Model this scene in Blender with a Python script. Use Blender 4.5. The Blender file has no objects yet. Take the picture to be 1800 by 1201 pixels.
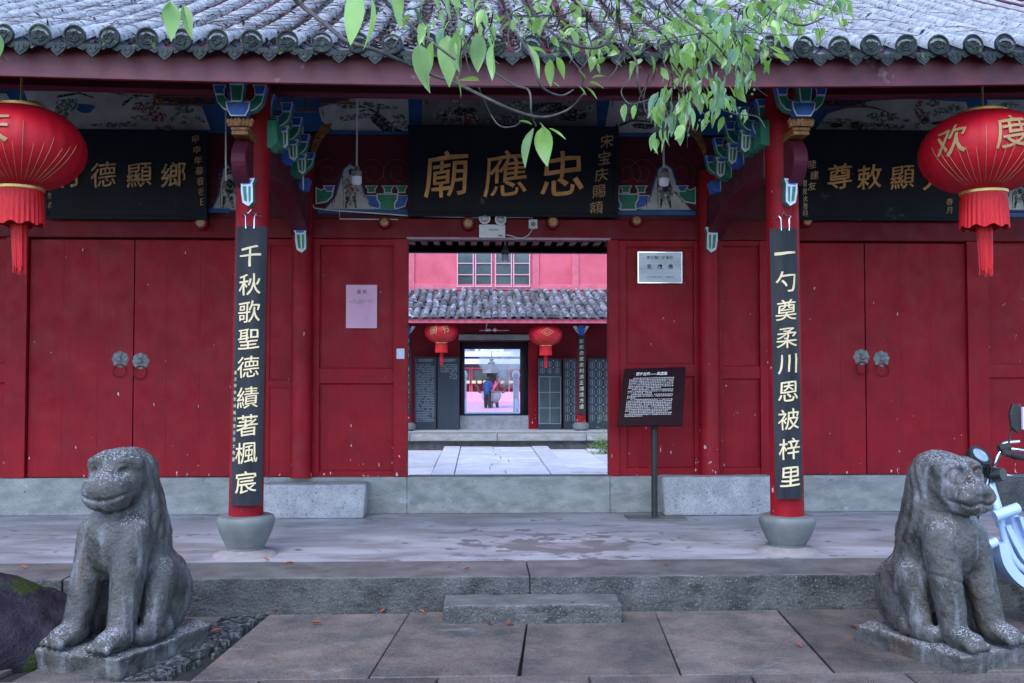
import bpy, bmesh, math, random
import numpy as np
from mathutils import Vector, Matrix
R = math.radians
random.seed(7); rng = np.random.default_rng(7)
scene = bpy.context.scene
COL = scene.collection

# ------------------------------------------------------------------ camera
F = 1700.0
YAW, PITCH, ROLL, EYE = R(2.0), R(1.84), R(0.0), 1.6
cam_d = bpy.data.cameras.new("camera"); cam = bpy.data.objects.new("camera", cam_d); COL.objects.link(cam)
cam_d.sensor_width = 36; cam_d.lens = F / 1800 * 36; cam_d.clip_start = .05; cam_d.clip_end = 3000
CR = Matrix.Rotation(-YAW, 3, 'Z') @ Matrix.Rotation(R(90) + PITCH, 3, 'X') @ Matrix.Rotation(ROLL, 3, 'Z')
cam.rotation_euler = CR.to_euler(); cam.location = (0, 0, EYE)
scene.camera = cam
# ------------------------------------------------------------------ sky, sun, exposure
SUN_EL, SUN_AZ = 52, 200       # azimuth clockwise from +Y (the facade's side); 180 = behind the camera
w = bpy.data.worlds.new("World"); scene.world = w; w.use_nodes = True
wn = w.node_tree; wn.nodes.clear()
sky = wn.nodes.new('ShaderNodeTexSky'); sky.sky_type = 'NISHITA'; sky.sun_disc = False
sky.sun_elevation = R(SUN_EL); sky.sun_rotation = R(SUN_AZ); sky.air_density = 1.0; sky.dust_density = .8; sky.ozone_density = 4.0
bg = wn.nodes.new('ShaderNodeBackground'); bg.inputs[1].default_value = .15
wo = wn.nodes.new('ShaderNodeOutputWorld'); wn.links.new(sky.outputs[0], bg.inputs[0]); wn.links.new(bg.outputs[0], wo.inputs[0])
sl = bpy.data.lights.new("sun", 'SUN'); sl.energy = .6; sl.angle = R(40); sl.color = (1, .96, .95)
so = bpy.data.objects.new("sun", sl); COL.objects.link(so)
_sd = Vector((math.sin(R(SUN_AZ)) * math.cos(R(SUN_EL)), math.cos(R(SUN_AZ)) * math.cos(R(SUN_EL)), math.sin(R(SUN_EL))))
so.rotation_euler = _sd.to_track_quat('Z', 'Y').to_euler()
scene.view_settings.view_transform = 'Standard'; scene.view_settings.look = 'None'
scene.view_settings.gamma = 1; scene.view_settings.use_curve_mapping = False
scene.view_settings.exposure = 1.9

# ------------------------------------------------------------------ helpers
def ray(px, py): return CR @ Vector(((px - 900) / F, -(py - 600.5) / F, -1))
def P(px, py, Y):
    d = ray(px, py); t = Y / d.y; return Vector((d.x * t, Y, EYE + d.z * t))
def G(px, py, z):
    d = ray(px, py); t = (z - EYE) / d.z; return Vector((d.x * t, d.y * t, z))
def X(px, Y): return P(px, 655, Y).x
def Z(py, Y, px=900): return P(px, py, Y).z

def tag(o, label=None, cat=None, group=None, kind=None):
    if label: o['label'] = label
    if cat: o['category'] = cat
    if group: o['group'] = group
    if kind: o['kind'] = kind
    return o
ORI = {}
def thing(name, label, cat, loc=(0, 0, 0), group=None, rz=0):
    o = bpy.data.objects.new(name, None); COL.objects.link(o); o.location = loc; o.rotation_euler = (0, 0, rz)
    ORI[o.name] = Vector(loc); o.empty_display_size = .1
    return tag(o, label, cat, group)

class MB:
    def __init__(s): s.v = []; s.f = []; s.m = []
    def add(s, vs, fs, m=0):
        b = len(s.v); s.v += [tuple(v) for v in vs]; s.f += [tuple(b + i for i in f) for f in fs]; s.m += [m] * len(fs); return s
    def box(s, x0, x1, y0, y1, z0, z1, m=0):
        x0, x1 = sorted((x0, x1)); y0, y1 = sorted((y0, y1)); z0, z1 = sorted((z0, z1))
        return s.add([(x0, y0, z0), (x1, y0, z0), (x1, y1, z0), (x0, y1, z0), (x0, y0, z1), (x1, y0, z1), (x1, y1, z1), (x0, y1, z1)],
                     [(0, 3, 2, 1), (4, 5, 6, 7), (0, 1, 5, 4), (1, 2, 6, 5), (2, 3, 7, 6), (3, 0, 4, 7)], m)
    def prism(s, poly, axis, a, b, m=0):
        """poly: list of 2D points; axis 'y': (x,z) extruded a..b in y; 'x': (y,z); 'z': (x,y)"""
        def mk(p, t): return (p[0], t, p[1]) if axis == 'y' else (t, p[0], p[1]) if axis == 'x' else (p[0], p[1], t)
        n = len(poly); A = sum(poly[i][0] * poly[(i + 1) % n][1] - poly[(i + 1) % n][0] * poly[i][1] for i in range(n))
        if A < 0: poly = poly[::-1]
        if axis == 'y': poly = poly[::-1]
        a, b = sorted((a, b))
        vs = [mk(p, a) for p in poly] + [mk(p, b) for p in poly]
        fs = [tuple(range(n - 1, -1, -1)), tuple(range(n, 2 * n))] + [(i, (i + 1) % n, n + (i + 1) % n, n + i) for i in range(n)]
        return s.add(vs, fs, m)
    def tube(s, pts, rad, n=8, m=0, cap=True):
        pts = [Vector(p) for p in pts]
        if not hasattr(rad, '__len__'): rad = [rad] * len(pts)
        vs, fs = [], []; up = None
        for i, p in enumerate(pts):
            t = (pts[min(i + 1, len(pts) - 1)] - pts[max(i - 1, 0)]).normalized()
            if up is None: up = t.orthogonal().normalized()
            up = (up - t * up.dot(t)).normalized(); sd = t.cross(up)
            for k in range(n):
                a = 2 * math.pi * k / n; vs.append(p + (up * math.cos(a) + sd * math.sin(a)) * rad[i])
        for i in range(len(pts) - 1):
            for k in range(n): fs.append((i * n + k, i * n + (k + 1) % n, (i + 1) * n + (k + 1) % n, (i + 1) * n + k))
        if cap: fs.append(tuple(range(n - 1, -1, -1))); fs.append(tuple(range((len(pts) - 1) * n, len(pts) * n)))
        return s.add(vs, fs, m)
    def lathe(s, prof, c, n=24, m=0, axis='z'):
        """prof: list (r, h) bottom to top about centre c"""
        vs = []; fs = []
        for r, h in prof:
            for k in range(n):
                a = 2 * math.pi * k / n; q = (r * math.cos(a), r * math.sin(a), h)
                if axis == 'y': q = (q[0], -q[2], q[1])
                vs.append((c[0] + q[0], c[1] + q[1], c[2] + q[2]))
        for i in range(len(prof) - 1):
            for k in range(n): fs.append((i * n + k, i * n + (k + 1) % n, (i + 1) * n + (k + 1) % n, (i + 1) * n + k))
        fs.append(tuple(range(n - 1, -1, -1))); fs.append(tuple(range((len(prof) - 1) * n, len(prof) * n)))
        return s.add(vs, fs, m)
    def build(s, name, mats, parent=None, smooth=False, bevel=0, kind=None, label=None, loc=None, auto=40):
        if not isinstance(mats, (list, tuple)): mats = [mats]
        o0 = Vector((0, 0, 0))
        if parent is not None: o0 = ORI.get(parent.name, o0)
        if loc is not None: o0 = Vector(loc)
        me = bpy.data.meshes.new(name)
        me.from_pydata([(v[0] - o0.x, v[1] - o0.y, v[2] - o0.z) for v in s.v], [], s.f)
        for m in mats: me.materials.append(m)
        if len(mats) > 1: me.polygons.foreach_set('material_index', s.m)
        if smooth:
            me.polygons.foreach_set('use_smooth', [True] * len(me.polygons))
            if auto: me.set_sharp_from_angle(angle=R(auto))
        me.update()
        o = bpy.data.objects.new(name, me); COL.objects.link(o)
        ORI[o.name] = o0
        if parent is not None: o.parent = parent
        elif loc is not None: o.location = loc
        if bevel:
            b = o.modifiers.new('bevel', 'BEVEL'); b.width = bevel; b.segments = 2; b.limit_method = 'ANGLE'; b.angle_limit = R(40)
        if kind: o['kind'] = kind
        if label: o['label'] = label
        return o
def copy_tree(o, parent=None):
    c = o.copy(); COL.objects.link(c); ORI[c.name] = ORI.get(o.name, Vector())
    if parent is not None: c.parent = parent
    for ch in list(o.children): copy_tree(ch, c)
    return c
def inst(name, me, parent, loc=(0, 0, 0), rot=(0, 0, 0), scl=(1, 1, 1)):
    o = bpy.data.objects.new(name, me); COL.objects.link(o); o.parent = parent
    p0 = ORI.get(parent.name, Vector()) if parent is not None else Vector()
    o.location = Vector(loc) - p0; o.rotation_euler = rot; o.scale = scl; ORI[o.name] = Vector(loc); return o
def meshof(mb, name, mats, smooth=False):
    o = mb.build(name, mats, smooth=smooth); me = o.data; ORI.pop(o.name, None); bpy.data.objects.remove(o); return me

# ------------------------------------------------------------------ materials
def nd(nt, t, **k):
    n = nt.nodes.new(t)
    for a, b in k.items(): setattr(n, a, b)
    return n
def base(name, rough=.6, spec=.4, metal=0):
    m = bpy.data.materials.new(name); m.use_nodes = True; nt = m.node_tree; b = nt.nodes['Principled BSDF']
    b.inputs['Roughness'].default_value = rough; b.inputs['Specular IOR Level'].default_value = spec; b.inputs['Metallic'].default_value = metal
    return m, nt, b
def noise(nt, scale, detail=5, rough=.6, stretch=None, off=0, dist=0):
    g = nd(nt, 'ShaderNodeNewGeometry'); mp = nd(nt, 'ShaderNodeMapping')
    mp.inputs['Scale'].default_value = stretch or (1, 1, 1); mp.inputs['Location'].default_value = (off, off * 1.7, off * .6)
    n = nd(nt, 'ShaderNodeTexNoise'); n.inputs['Scale'].default_value = scale; n.inputs['Detail'].default_value = detail
    n.inputs['Roughness'].default_value = rough; n.inputs['Distortion'].default_value = dist
    nt.links.new(g.outputs['Position'], mp.inputs[0]); nt.links.new(mp.outputs[0], n.inputs['Vector']); return n.outputs[0]
def ramp(nt, src, stops):
    r = nd(nt, 'ShaderNodeValToRGB'); e = r.color_ramp.elements
    while len(e) > 1: e.remove(e[-1])
    for i, (p, c) in enumerate(stops):
        x = e[0] if i == 0 else e.new(p)
        x.position = p; x.color = (c, c, c, 1) if not hasattr(c, '__len__') else (*c, 1)
    nt.links.new(src, r.inputs[0]); return r.outputs[0]
def mix(nt, fac, a, b, mode='MIX'):
    m = nd(nt, 'ShaderNodeMix', data_type='RGBA', blend_type=mode)
    for s, i in ((fac, 0), (a, 6), (b, 7)):
        if hasattr(s, 'links') or hasattr(s, 'is_linked'): nt.links.new(s, m.inputs[i])
        elif hasattr(s, '__len__'): m.inputs[i].default_value = (*s, 1)
        else: m.inputs[i].default_value = s
    return m.outputs[2]
def mat(name, c1, c2=None, scale=4, rough=.6, bump=.2, bscale=60, stretch=None, spec=.4, metal=0, rnd=0, specks=None, speck_scale=60, speck_t=.68, rough2=None, off=0, contrast=(.35, .65), bdist=.004, grain=0, blotch=None):
    m, nt, b = base(name, rough, spec, metal)
    c2 = c2 or tuple(x * .8 for x in c1)
    n1 = noise(nt, scale, 6, .62, stretch, off)
    c = ramp(nt, n1, [(contrast[0], c1), (contrast[1], c2)])
    if blotch:
        c = mix(nt, ramp(nt, noise(nt, blotch[1], 7, .68, blotch[3] if len(blotch) > 3 else None, 21 + off), [(blotch[2], 0), (blotch[2] + .12, .85)]), c, blotch[0])
    if grain:
        c = mix(nt, 1.0, c, ramp(nt, noise(nt, 130, 3, .7, None, 13), [(.32, 1 - grain), (.68, 1 + grain)]), 'MULTIPLY')
    if specks:
        s = ramp(nt, noise(nt, speck_scale, 3, .6, None, 3 + off), [(speck_t, 0), (speck_t + .05, 1)])
        c = mix(nt, s, c, specks)
    if rnd:
        oi = nd(nt, 'ShaderNodeObjectInfo'); r_ = ramp(nt, oi.outputs['Random'], [(0, 1 - rnd), (1, 1 + rnd)])
        c = mix(nt, 1.0, c, r_, 'MULTIPLY')
    nt.links.new(c, b.inputs['Base Color'])
    if rough2 is not None: nt.links.new(ramp(nt, noise(nt, scale * 1.7, 5, .6, stretch, 9), [(.4, rough), (.6, rough2)]), b.inputs['Roughness'])
    if bump:
        bp = nd(nt, 'ShaderNodeBump'); bp.inputs['Strength'].default_value = bump; bp.inputs['Distance'].default_value = bdist
        nt.links.new(noise(nt, bscale, 5, .65, None, 5), bp.inputs['Height']); nt.links.new(bp.outputs[0], b.inputs['Normal'])
    return m
def red_paint(name, c1, c2, chips=True, rough=.5):
    m, nt, b = base(name, rough, .2)
    c = ramp(nt, noise(nt, 2.2, 6, .6), [(.35, c1), (.68, c2)])
    # brush streaks, faded bloom, dark grime
    c = mix(nt, ramp(nt, noise(nt, 9, 5, .6, (6, 1, .35), 2), [(.5, 0), (.8, .45)]), c, tuple(x * .55 for x in c1))
    c = mix(nt, ramp(nt, noise(nt, 3, 6, .7, None, 11), [(.55, 0), (.85, .18)]), c, (.22, .06, .08))
    c = mix(nt, ramp(nt, noise(nt, 30, 4, .6, (4, 1, .6), 17), [(.35, .22), (.6, 0)]), c, (.05, .002, .006))
    if chips:
        g = nd(nt, 'ShaderNodeNewGeometry'); sx = nd(nt, 'ShaderNodeSeparateXYZ'); nt.links.new(g.outputs['Position'], sx.inputs[0])
        zz = ramp(nt, sx.outputs[2], [(.55, .10), (1.0, .02)])      # old knocks near the floor
        n = noise(nt, 15, 3, .5, (1.9, 1, .8), 4); t = nd(nt, 'ShaderNodeMath', operation='ADD'); nt.links.new(n, t.inputs[0]); nt.links.new(zz, t.inputs[1])
        c = mix(nt, ramp(nt, t.outputs[0], [(.765, 0), (.78, 1)]), c, (.5, .42, .42))
    nt.links.new(c, b.inputs['Base Color'])
    nt.links.new(ramp(nt, noise(nt, 6, 5, .6, None, 6), [(.3, rough - .08), (.7, rough + .16)]), b.inputs['Roughness'])
    bp = nd(nt, 'ShaderNodeBump'); bp.inputs['Strength'].default_value = .25; bp.inputs['Distance'].default_value = .003
    nt.links.new(noise(nt, 35, 5, .6, (3, 1, .5)), bp.inputs['Height']); nt.links.new(bp.outputs[0], b.inputs['Normal'])
    return m
M = {}
M['red'] = red_paint('red_lacquer', (.30, .0035, .012), (.21, .003, .011))
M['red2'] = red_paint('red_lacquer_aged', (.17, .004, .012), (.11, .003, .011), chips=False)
M['plum'] = red_paint('shaded_plum_paint', (.115, .018, .034), (.075, .011, .024), chips=False, rough=.5)  # beam red, aged and darkened; eave shade is put into the colour
M['fascia'] = mat('weathered_fascia', (.115, .017, .030), (.065, .009, .018), 3.5, .5, .2, 30, (1, 1, 2), specks=(.22, .11, .14), speck_scale=3.4, speck_t=.62, grain=.15)
M['pinkwall'] = mat('pink_limewash', (.62, .12, .17), (.50, .08, .12), 1.5, .8, .1, 30)
M['concrete'] = mat('sill_concrete', (.28, .285, .275), (.17, .175, .17), 4, .8, .4, 50, (1, 1, 2.2), specks=(.09, .09, .09), speck_scale=16, speck_t=.69, grain=.3, blotch=((.38, .40, .41), 5, .60))
M['pale_stone'] = mat('pale_granite', (.38, .385, .40), (.26, .265, .28), 6, .85, .8, 90, specks=(.13, .13, .14), speck_scale=50, speck_t=.6, bdist=.01, grain=.35)
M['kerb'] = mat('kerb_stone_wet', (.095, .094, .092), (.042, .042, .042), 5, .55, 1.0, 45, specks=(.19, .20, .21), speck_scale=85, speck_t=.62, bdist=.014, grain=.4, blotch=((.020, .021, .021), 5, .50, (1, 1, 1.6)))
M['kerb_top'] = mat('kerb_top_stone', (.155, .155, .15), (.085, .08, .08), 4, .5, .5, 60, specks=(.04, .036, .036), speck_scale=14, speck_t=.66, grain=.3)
M['paver'] = mat('wet_paving_slab', (.165, .130, .112), (.072, .066, .064), 2.6, .26, .9, 60, rnd=.22, specks=(.17, .165, .165), speck_scale=95, speck_t=.60, rough2=.75, bdist=.008, grain=.45, blotch=((.21, .20, .20), 2.6, .60, (1, 2, 1)))
M['soil'] = mat('joint_soil', (.02, .02, .017), (.012, .013, .011), 5, .9, .5, 50)
M['court'] = mat('court_paving', (.60, .60, .63), (.46, .46, .49), 2.5, .5, .4, 30, rnd=.10, grain=.15)
M['bowl'] = mat('pedestal_stone', (.17, .185, .185), (.11, .12, .12), 4, .6, .35, 70)
M['mortar'] = mat('mortar_patch', (.27, .245, .25), (.20, .18, .185), 8, .9, .9, 60)
M['black'] = mat('black_lacquer', (.012, .014, .024), (.007, .009, .015), 3, .6, .15, 40, (1, 1, .3), specks=(.05, .055, .065), speck_scale=5, speck_t=.66, spec=.15)
M['dark'] = mat('dark_passage_shade', (.010, .008, .012), (.006, .005, .008), 3, .9, 0, spec=.1)  # near-black base: shade of the passage and rear eave put into the colour
M['board_black'] = mat('scuffed_black_board', (.024, .028, .036), (.009, .011, .016), 4, .5, .25, 50, (2.5, 1, .4), specks=(.12, .125, .13), speck_scale=10, speck_t=.73, spec=.25)
M['gold'] = mat('aged_gilt', (.72, .38, .14), (.52, .26, .09), 8, .5, .3, 60, metal=.0)
M['cream'] = mat('cream_gilt_letters', (.72, .60, .38), (.60, .48, .28), 10, .5, .2, 60)
M['dimgold'] = mat('dull_gold', (.50, .32, .15), (.27, .17, .08), 20, .5, .5, 70, metal=.0)
M['ochre'] = mat('carved_gilt_wood', (.36, .16, .045), (.10, .035, .015), 30, .5, .6, 80)
M['brownfret'] = mat('brown_fretwork', (.22, .085, .04), (.12, .045, .025), 10, .6, .3, 50)
M['green'] = mat('bracket_green', (.018, .23, .15), (.012, .15, .11), 10, .5, .2, 60)
M['blue'] = mat('bracket_blue', (.03, .14, .55), (.02, .085, .36), 10, .5, .2, 60)
M['bluepaint'] = mat('beam_blue', (.02, .13, .38), (.015, .08, .24), 6, .6, .1, 60)
M['white'] = mat('bracket_white_edge', (.66, .72, .78), (.50, .56, .62), 12, .5, .1, 60)
M['plaster'] = mat('painted_plaster', (.60, .62, .62), (.38, .41, .42), 5, .8, .1, 40)
M['ink'] = mat('ink_paint', (.02, .022, .026), (.30, .31, .32), 34, .8, 0, contrast=(.50, .62))
M['inkgreen'] = mat('pine_paint', (.05, .13, .085), (.50, .52, .52), 30, .8, 0, contrast=(.46, .58))
M['inkred'] = mat('robe_paint', (.20, .035, .06), (.50, .52, .52), 36, .8, 0, contrast=(.46, .58))
M['inkgrey'] = mat('wash_paint', (.13, .14, .15), (.50, .52, .52), 26, .8, 0, contrast=(.46, .58))
M['tile'] = mat('roof_tile_clay', (.40, .41, .44), (.22, .23, .255), 9, .75, .9, 45, rnd=.16, specks=(.07, .07, .075), speck_scale=30, speck_t=.59, bdist=.014, grain=.35)
M['tile_dark'] = mat('pan_tile_clay', (.22, .22, .24), (.09, .09, .10), 7, .8, .6, 45, rnd=.1)
M['eavetile'] = mat('eave_tile_mossy', (.030, .040, .043), (.012, .018, .019), 12, .5, .8, 60, rnd=.25, specks=(.07, .11, .04), speck_scale=16, speck_t=.62, grain=.3, spec=.15)
M['tile2'] = mat('court_roof_tile', (.20, .21, .235), (.065, .07, .08), 6, .8, .6, 30, rnd=.5, specks=(.40, .41, .45), speck_scale=7, speck_t=.60, blotch=((.09, .08, .065), 2.2, .56))
M['lanternred'] = mat('lantern_cloth', (.46, .003, .014), (.36, .002, .012), 12, .55, .15, 160, spec=.3)
M['tassel'] = mat('tassel_thread', (.62, .006, .012), (.40, .003, .009), 60, .6, .5, 150, (3, 3, .2))
M['lanterngold'] = mat('lantern_gold', (.62, .40, .14), (.48, .30, .10), 12, .35, .1, 60, metal=.5)
M['print'] = mat('gold_print', (.36, .23, .10), (.29, .18, .08), 12, .5, .0)
M['steel'] = mat('brushed_steel', (.42, .45, .50), (.24, .26, .30), 2.2, .38, .1, 80, (.35, 1, 3), metal=.55)
M['iron'] = mat('cast_door_iron', (.24, .235, .24), (.13, .13, .135), 25, .5, .6, 80, metal=.2)
M['pvc'] = mat('white_plastic', (.62, .64, .66), (.52, .54, .56), 6, .45, 0)
M['greyplastic'] = mat('grey_plastic', (.18, .20, .22), (.13, .14, .16), 6, .45, 0)
M['bulb'] = mat('milky_bulb', (.80, .80, .98), (.75, .75, .95), 6, .3, 0)
M['paper'] = mat('pink_notice_paper', (.66, .38, .52), (.58, .32, .46), 4, .8, .3, 8)
M['card'] = mat('white_card', (.55, .63, .74), (.42, .50, .62), 40, .6, 0)
M['signred'] = mat('dark_sign_face', (.022, .003, .006), (.016, .0025, .005), 4, .5, 0, spec=.12)
M['signtext'] = mat('white_print', (.85, .80, .78), (.75, .70, .70), 10, .6, 0)
M['ironblack'] = mat('black_powdercoat', (.012, .013, .016), (.02, .021, .024), 10, .4, .1, 90)
M['rubber'] = mat('rubber', (.02, .02, .02), (.03, .03, .03), 10, .8, .2, 90)
M['chrome'] = mat('chrome', (.6, .6, .62), (.5, .5, .52), 5, .18, 0, metal=1)
M['scooter'] = mat('pale_blue_enamel', (.40, .54, .76), (.34, .47, .70), 3, .25, 0, spec=.6)
M['glass'] = mat('dark_window_glass', (.05, .07, .075), (.10, .13, .13), 1.2, .12, .05, 3, spec=.8)
M['winframe'] = mat('pink_window_frame', (.58, .14, .19), (.5, .1, .15), 5, .7, 0)
M['tablet'] = mat('slate_tablet', (.035, .05, .07), (.025, .035, .05), 3, .35, .1, 60, (1, 1, .3))
M['tabletline'] = mat('engraved_text_grey', (.24, .29, .33), (.17, .21, .25), 20, .7, 0)
M['rock'] = mat('dark_boulder', (.030, .024, .036), (.010, .009, .014), 6, .6, 1.0, 22, specks=(.03, .045, .012), speck_scale=3.0, speck_t=.57, spec=.2, grain=.3, bdist=.02)
M['whitestone'] = mat('white_balustrade', (.66, .68, .74), (.55, .57, .64), 4, .7, .3, 30)
M['bronze'] = mat('bronze_burner', (.05, .05, .06), (.11, .11, .12), 10, .45, .3, 30, metal=.4)
M['pinkfloor'] = mat('pink_court_floor', (.60, .32, .44), (.52, .27, .39), 1, .6, 0)
M['jacket'] = mat('blue_jacket', (.012, .06, .20), (.008, .04, .14), 8, .8, .2, 60)
M['trousers'] = mat('black_trousers', (.012, .012, .015), (.02, .02, .024), 8, .8, .2, 60)
M['skin'] = mat('skin', (.42, .24, .17), (.38, .2, .14), 8, .6, 0)
M['hair'] = mat('black_hair', (.012, .010, .010), (.02, .018, .017), 30, .5, .3, 80)
M['incense'] = mat('pink_incense', (.75, .15, .25), (.65, .1, .2), 8, .6, 0)
M['bark'] = mat('twig_bark', (.10, .085, .075), (.04, .035, .033), 30, .7, .5, 90)
M['litter'] = mat('dead_leaf_litter', (.10, .062, .055), (.022, .016, .018), 9, .7, 0)
M['redleaf'] = mat('red_fallen_leaf', (.38, .10, .04), (.25, .05, .02), 12, .6, 0)
def leafmat(name, c1, c2, rot):
    m, nt, b = base(name, .26, .8)
    c = ramp(nt, noise(nt, 7, 3, .5), [(.35, c1), (.62, c2)])
    oi = nd(nt, 'ShaderNodeObjectInfo'); c = mix(nt, 1.0, c, ramp(nt, oi.outputs['Random'], [(0, .65), (1, 1.35)]), 'MULTIPLY')
    c = mix(nt, ramp(nt, noise(nt, 9, 4, .6, None, rot), [(.68, 0), (.73, 1)]), c, (.30, .09, .02))
    nt.links.new(c, b.inputs['Base Color'])
    tr = nd(nt, 'ShaderNodeBsdfTranslucent'); nt.links.new(mix(nt, 1, c, (1.5, 1.5, .7), 'MULTIPLY'), tr.inputs[0])
    ms = nd(nt, 'ShaderNodeMixShader'); ms.inputs[0].default_value = .42
    nt.links.new(b.outputs[0], ms.inputs[1]); nt.links.new(tr.outputs[0], ms.inputs[2]); nt.links.new(ms.outputs[0], nt.nodes['Material Output'].inputs[0])
    return m
M['leaf'] = leafmat('fresh_leaf', (.16, .31, .07), (.29, .45, .15), 5)
M['leaf2'] = leafmat('cool_leaf', (.09, .23, .11), (.24, .38, .27), 8)
def lion_mat():
    m, nt, b = base('wet_carved_stone', .35, .5)
    c = ramp(nt, noise(nt, 4, 7, .65), [(.34, (.026, .023, .020)), (.5, (.072, .069, .068)), (.64, (.022, .019, .016))])
    c = mix(nt, ramp(nt, noise(nt, 6, 4, .6, (2, 2, .35), 3), [(.56, 0), (.66, .8)]), c, (.15, .15, .175))      # pale run-off streaks
    c = mix(nt, ramp(nt, noise(nt, 3, 4, .6, (1.6, 1.6, .5), 7), [(.60, 0), (.68, .7)]), c, (.065, .038, .020))    # rust brown stain
    g = nd(nt, 'ShaderNodeNewGeometry'); sx = nd(nt, 'ShaderNodeSeparateXYZ'); nt.links.new(g.outputs['Normal'], sx.inputs[0])
    ad = nd(nt, 'ShaderNodeMath', operation='MULTIPLY_ADD'); nt.links.new(sx.outputs[2], ad.inputs[0]); ad.inputs[1].default_value = .22
    nt.links.new(noise(nt, 110, 3, .7, None, 2), ad.inputs[2])
    c = mix(nt, ramp(nt, ad.outputs[0], [(.70, 0), (.74, .85)]), c, (.34, .35, .37))                              # lichen specks that settle on top
    nt.links.new(c, b.inputs['Base Color'])
    nt.links.new(ramp(nt, noise(nt, 12, 5, .6, None, 6), [(.38, .12), (.62, .5)]), b.inputs['Roughness'])
    bp = nd(nt, 'ShaderNodeBump'); bp.inputs['Strength'].default_value = 1; bp.inputs['Distance'].default_value = .015
    nt.links.new(noise(nt, 26, 8, .7, None, 5), bp.inputs['Height']); nt.links.new(bp.outputs[0], b.inputs['Normal'])
    return m
M['lion'] = lion_mat()
def floor_mat():
    m, nt, b = base('worn_screed_floor', .5, .5)
    n = noise(nt, 1.5, 7, .58, (.8, 1.5, 1), 1, .6)
    c = ramp(nt, n, [(.30, (.20, .205, .225)), (.5, (.31, .315, .35)), (.66, (.385, .39, .43))])
    # damp footmarks near the middle of the terrace
    g = nd(nt, 'ShaderNodeNewGeometry'); sx = nd(nt, 'ShaderNodeVectorMath', operation='DISTANCE'); nt.links.new(g.outputs['Position'], sx.inputs[0])
    q = G(950, 965, .225); sx.inputs[1].default_value = (q.x + .1, q.y + .3, .225)
    near = ramp(nt, sx.outputs['Value'], [(.35, .20), (1.15, -.0)])
    a = nd(nt, 'ShaderNodeMath', operation='ADD'); nt.links.new(noise(nt, 5.5, 3, .55, (1, 1.1, 1), 14), a.inputs[0]); nt.links.new(near, a.inputs[1])
    wet = ramp(nt, a.outputs[0], [(.64, 0), (.69, 1)])
    c = mix(nt, wet, c, (.135, .13, .14))
    c = mix(nt, ramp(nt, noise(nt, 2.6, 6, .6, (.6, 1.6, 1), 33), [(.47, 0), (.64, .7)]), c, (.16, .16, .172))
    nt.links.new(c, b.inputs['Base Color'])
    nt.links.new(ramp(nt, n, [(.3, .35), (.6, .62)]), b.inputs['Roughness'])
    bp = nd(nt, 'ShaderNodeBump'); bp.inputs['Strength'].default_value = .25; bp.inputs['Distance'].default_value = .004
    nt.links.new(noise(nt, 50, 5, .6, None, 5), bp.inputs['Height']); nt.links.new(bp.outputs[0], b.inputs['Normal'])
    return m
M['floor'] = floor_mat()

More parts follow.
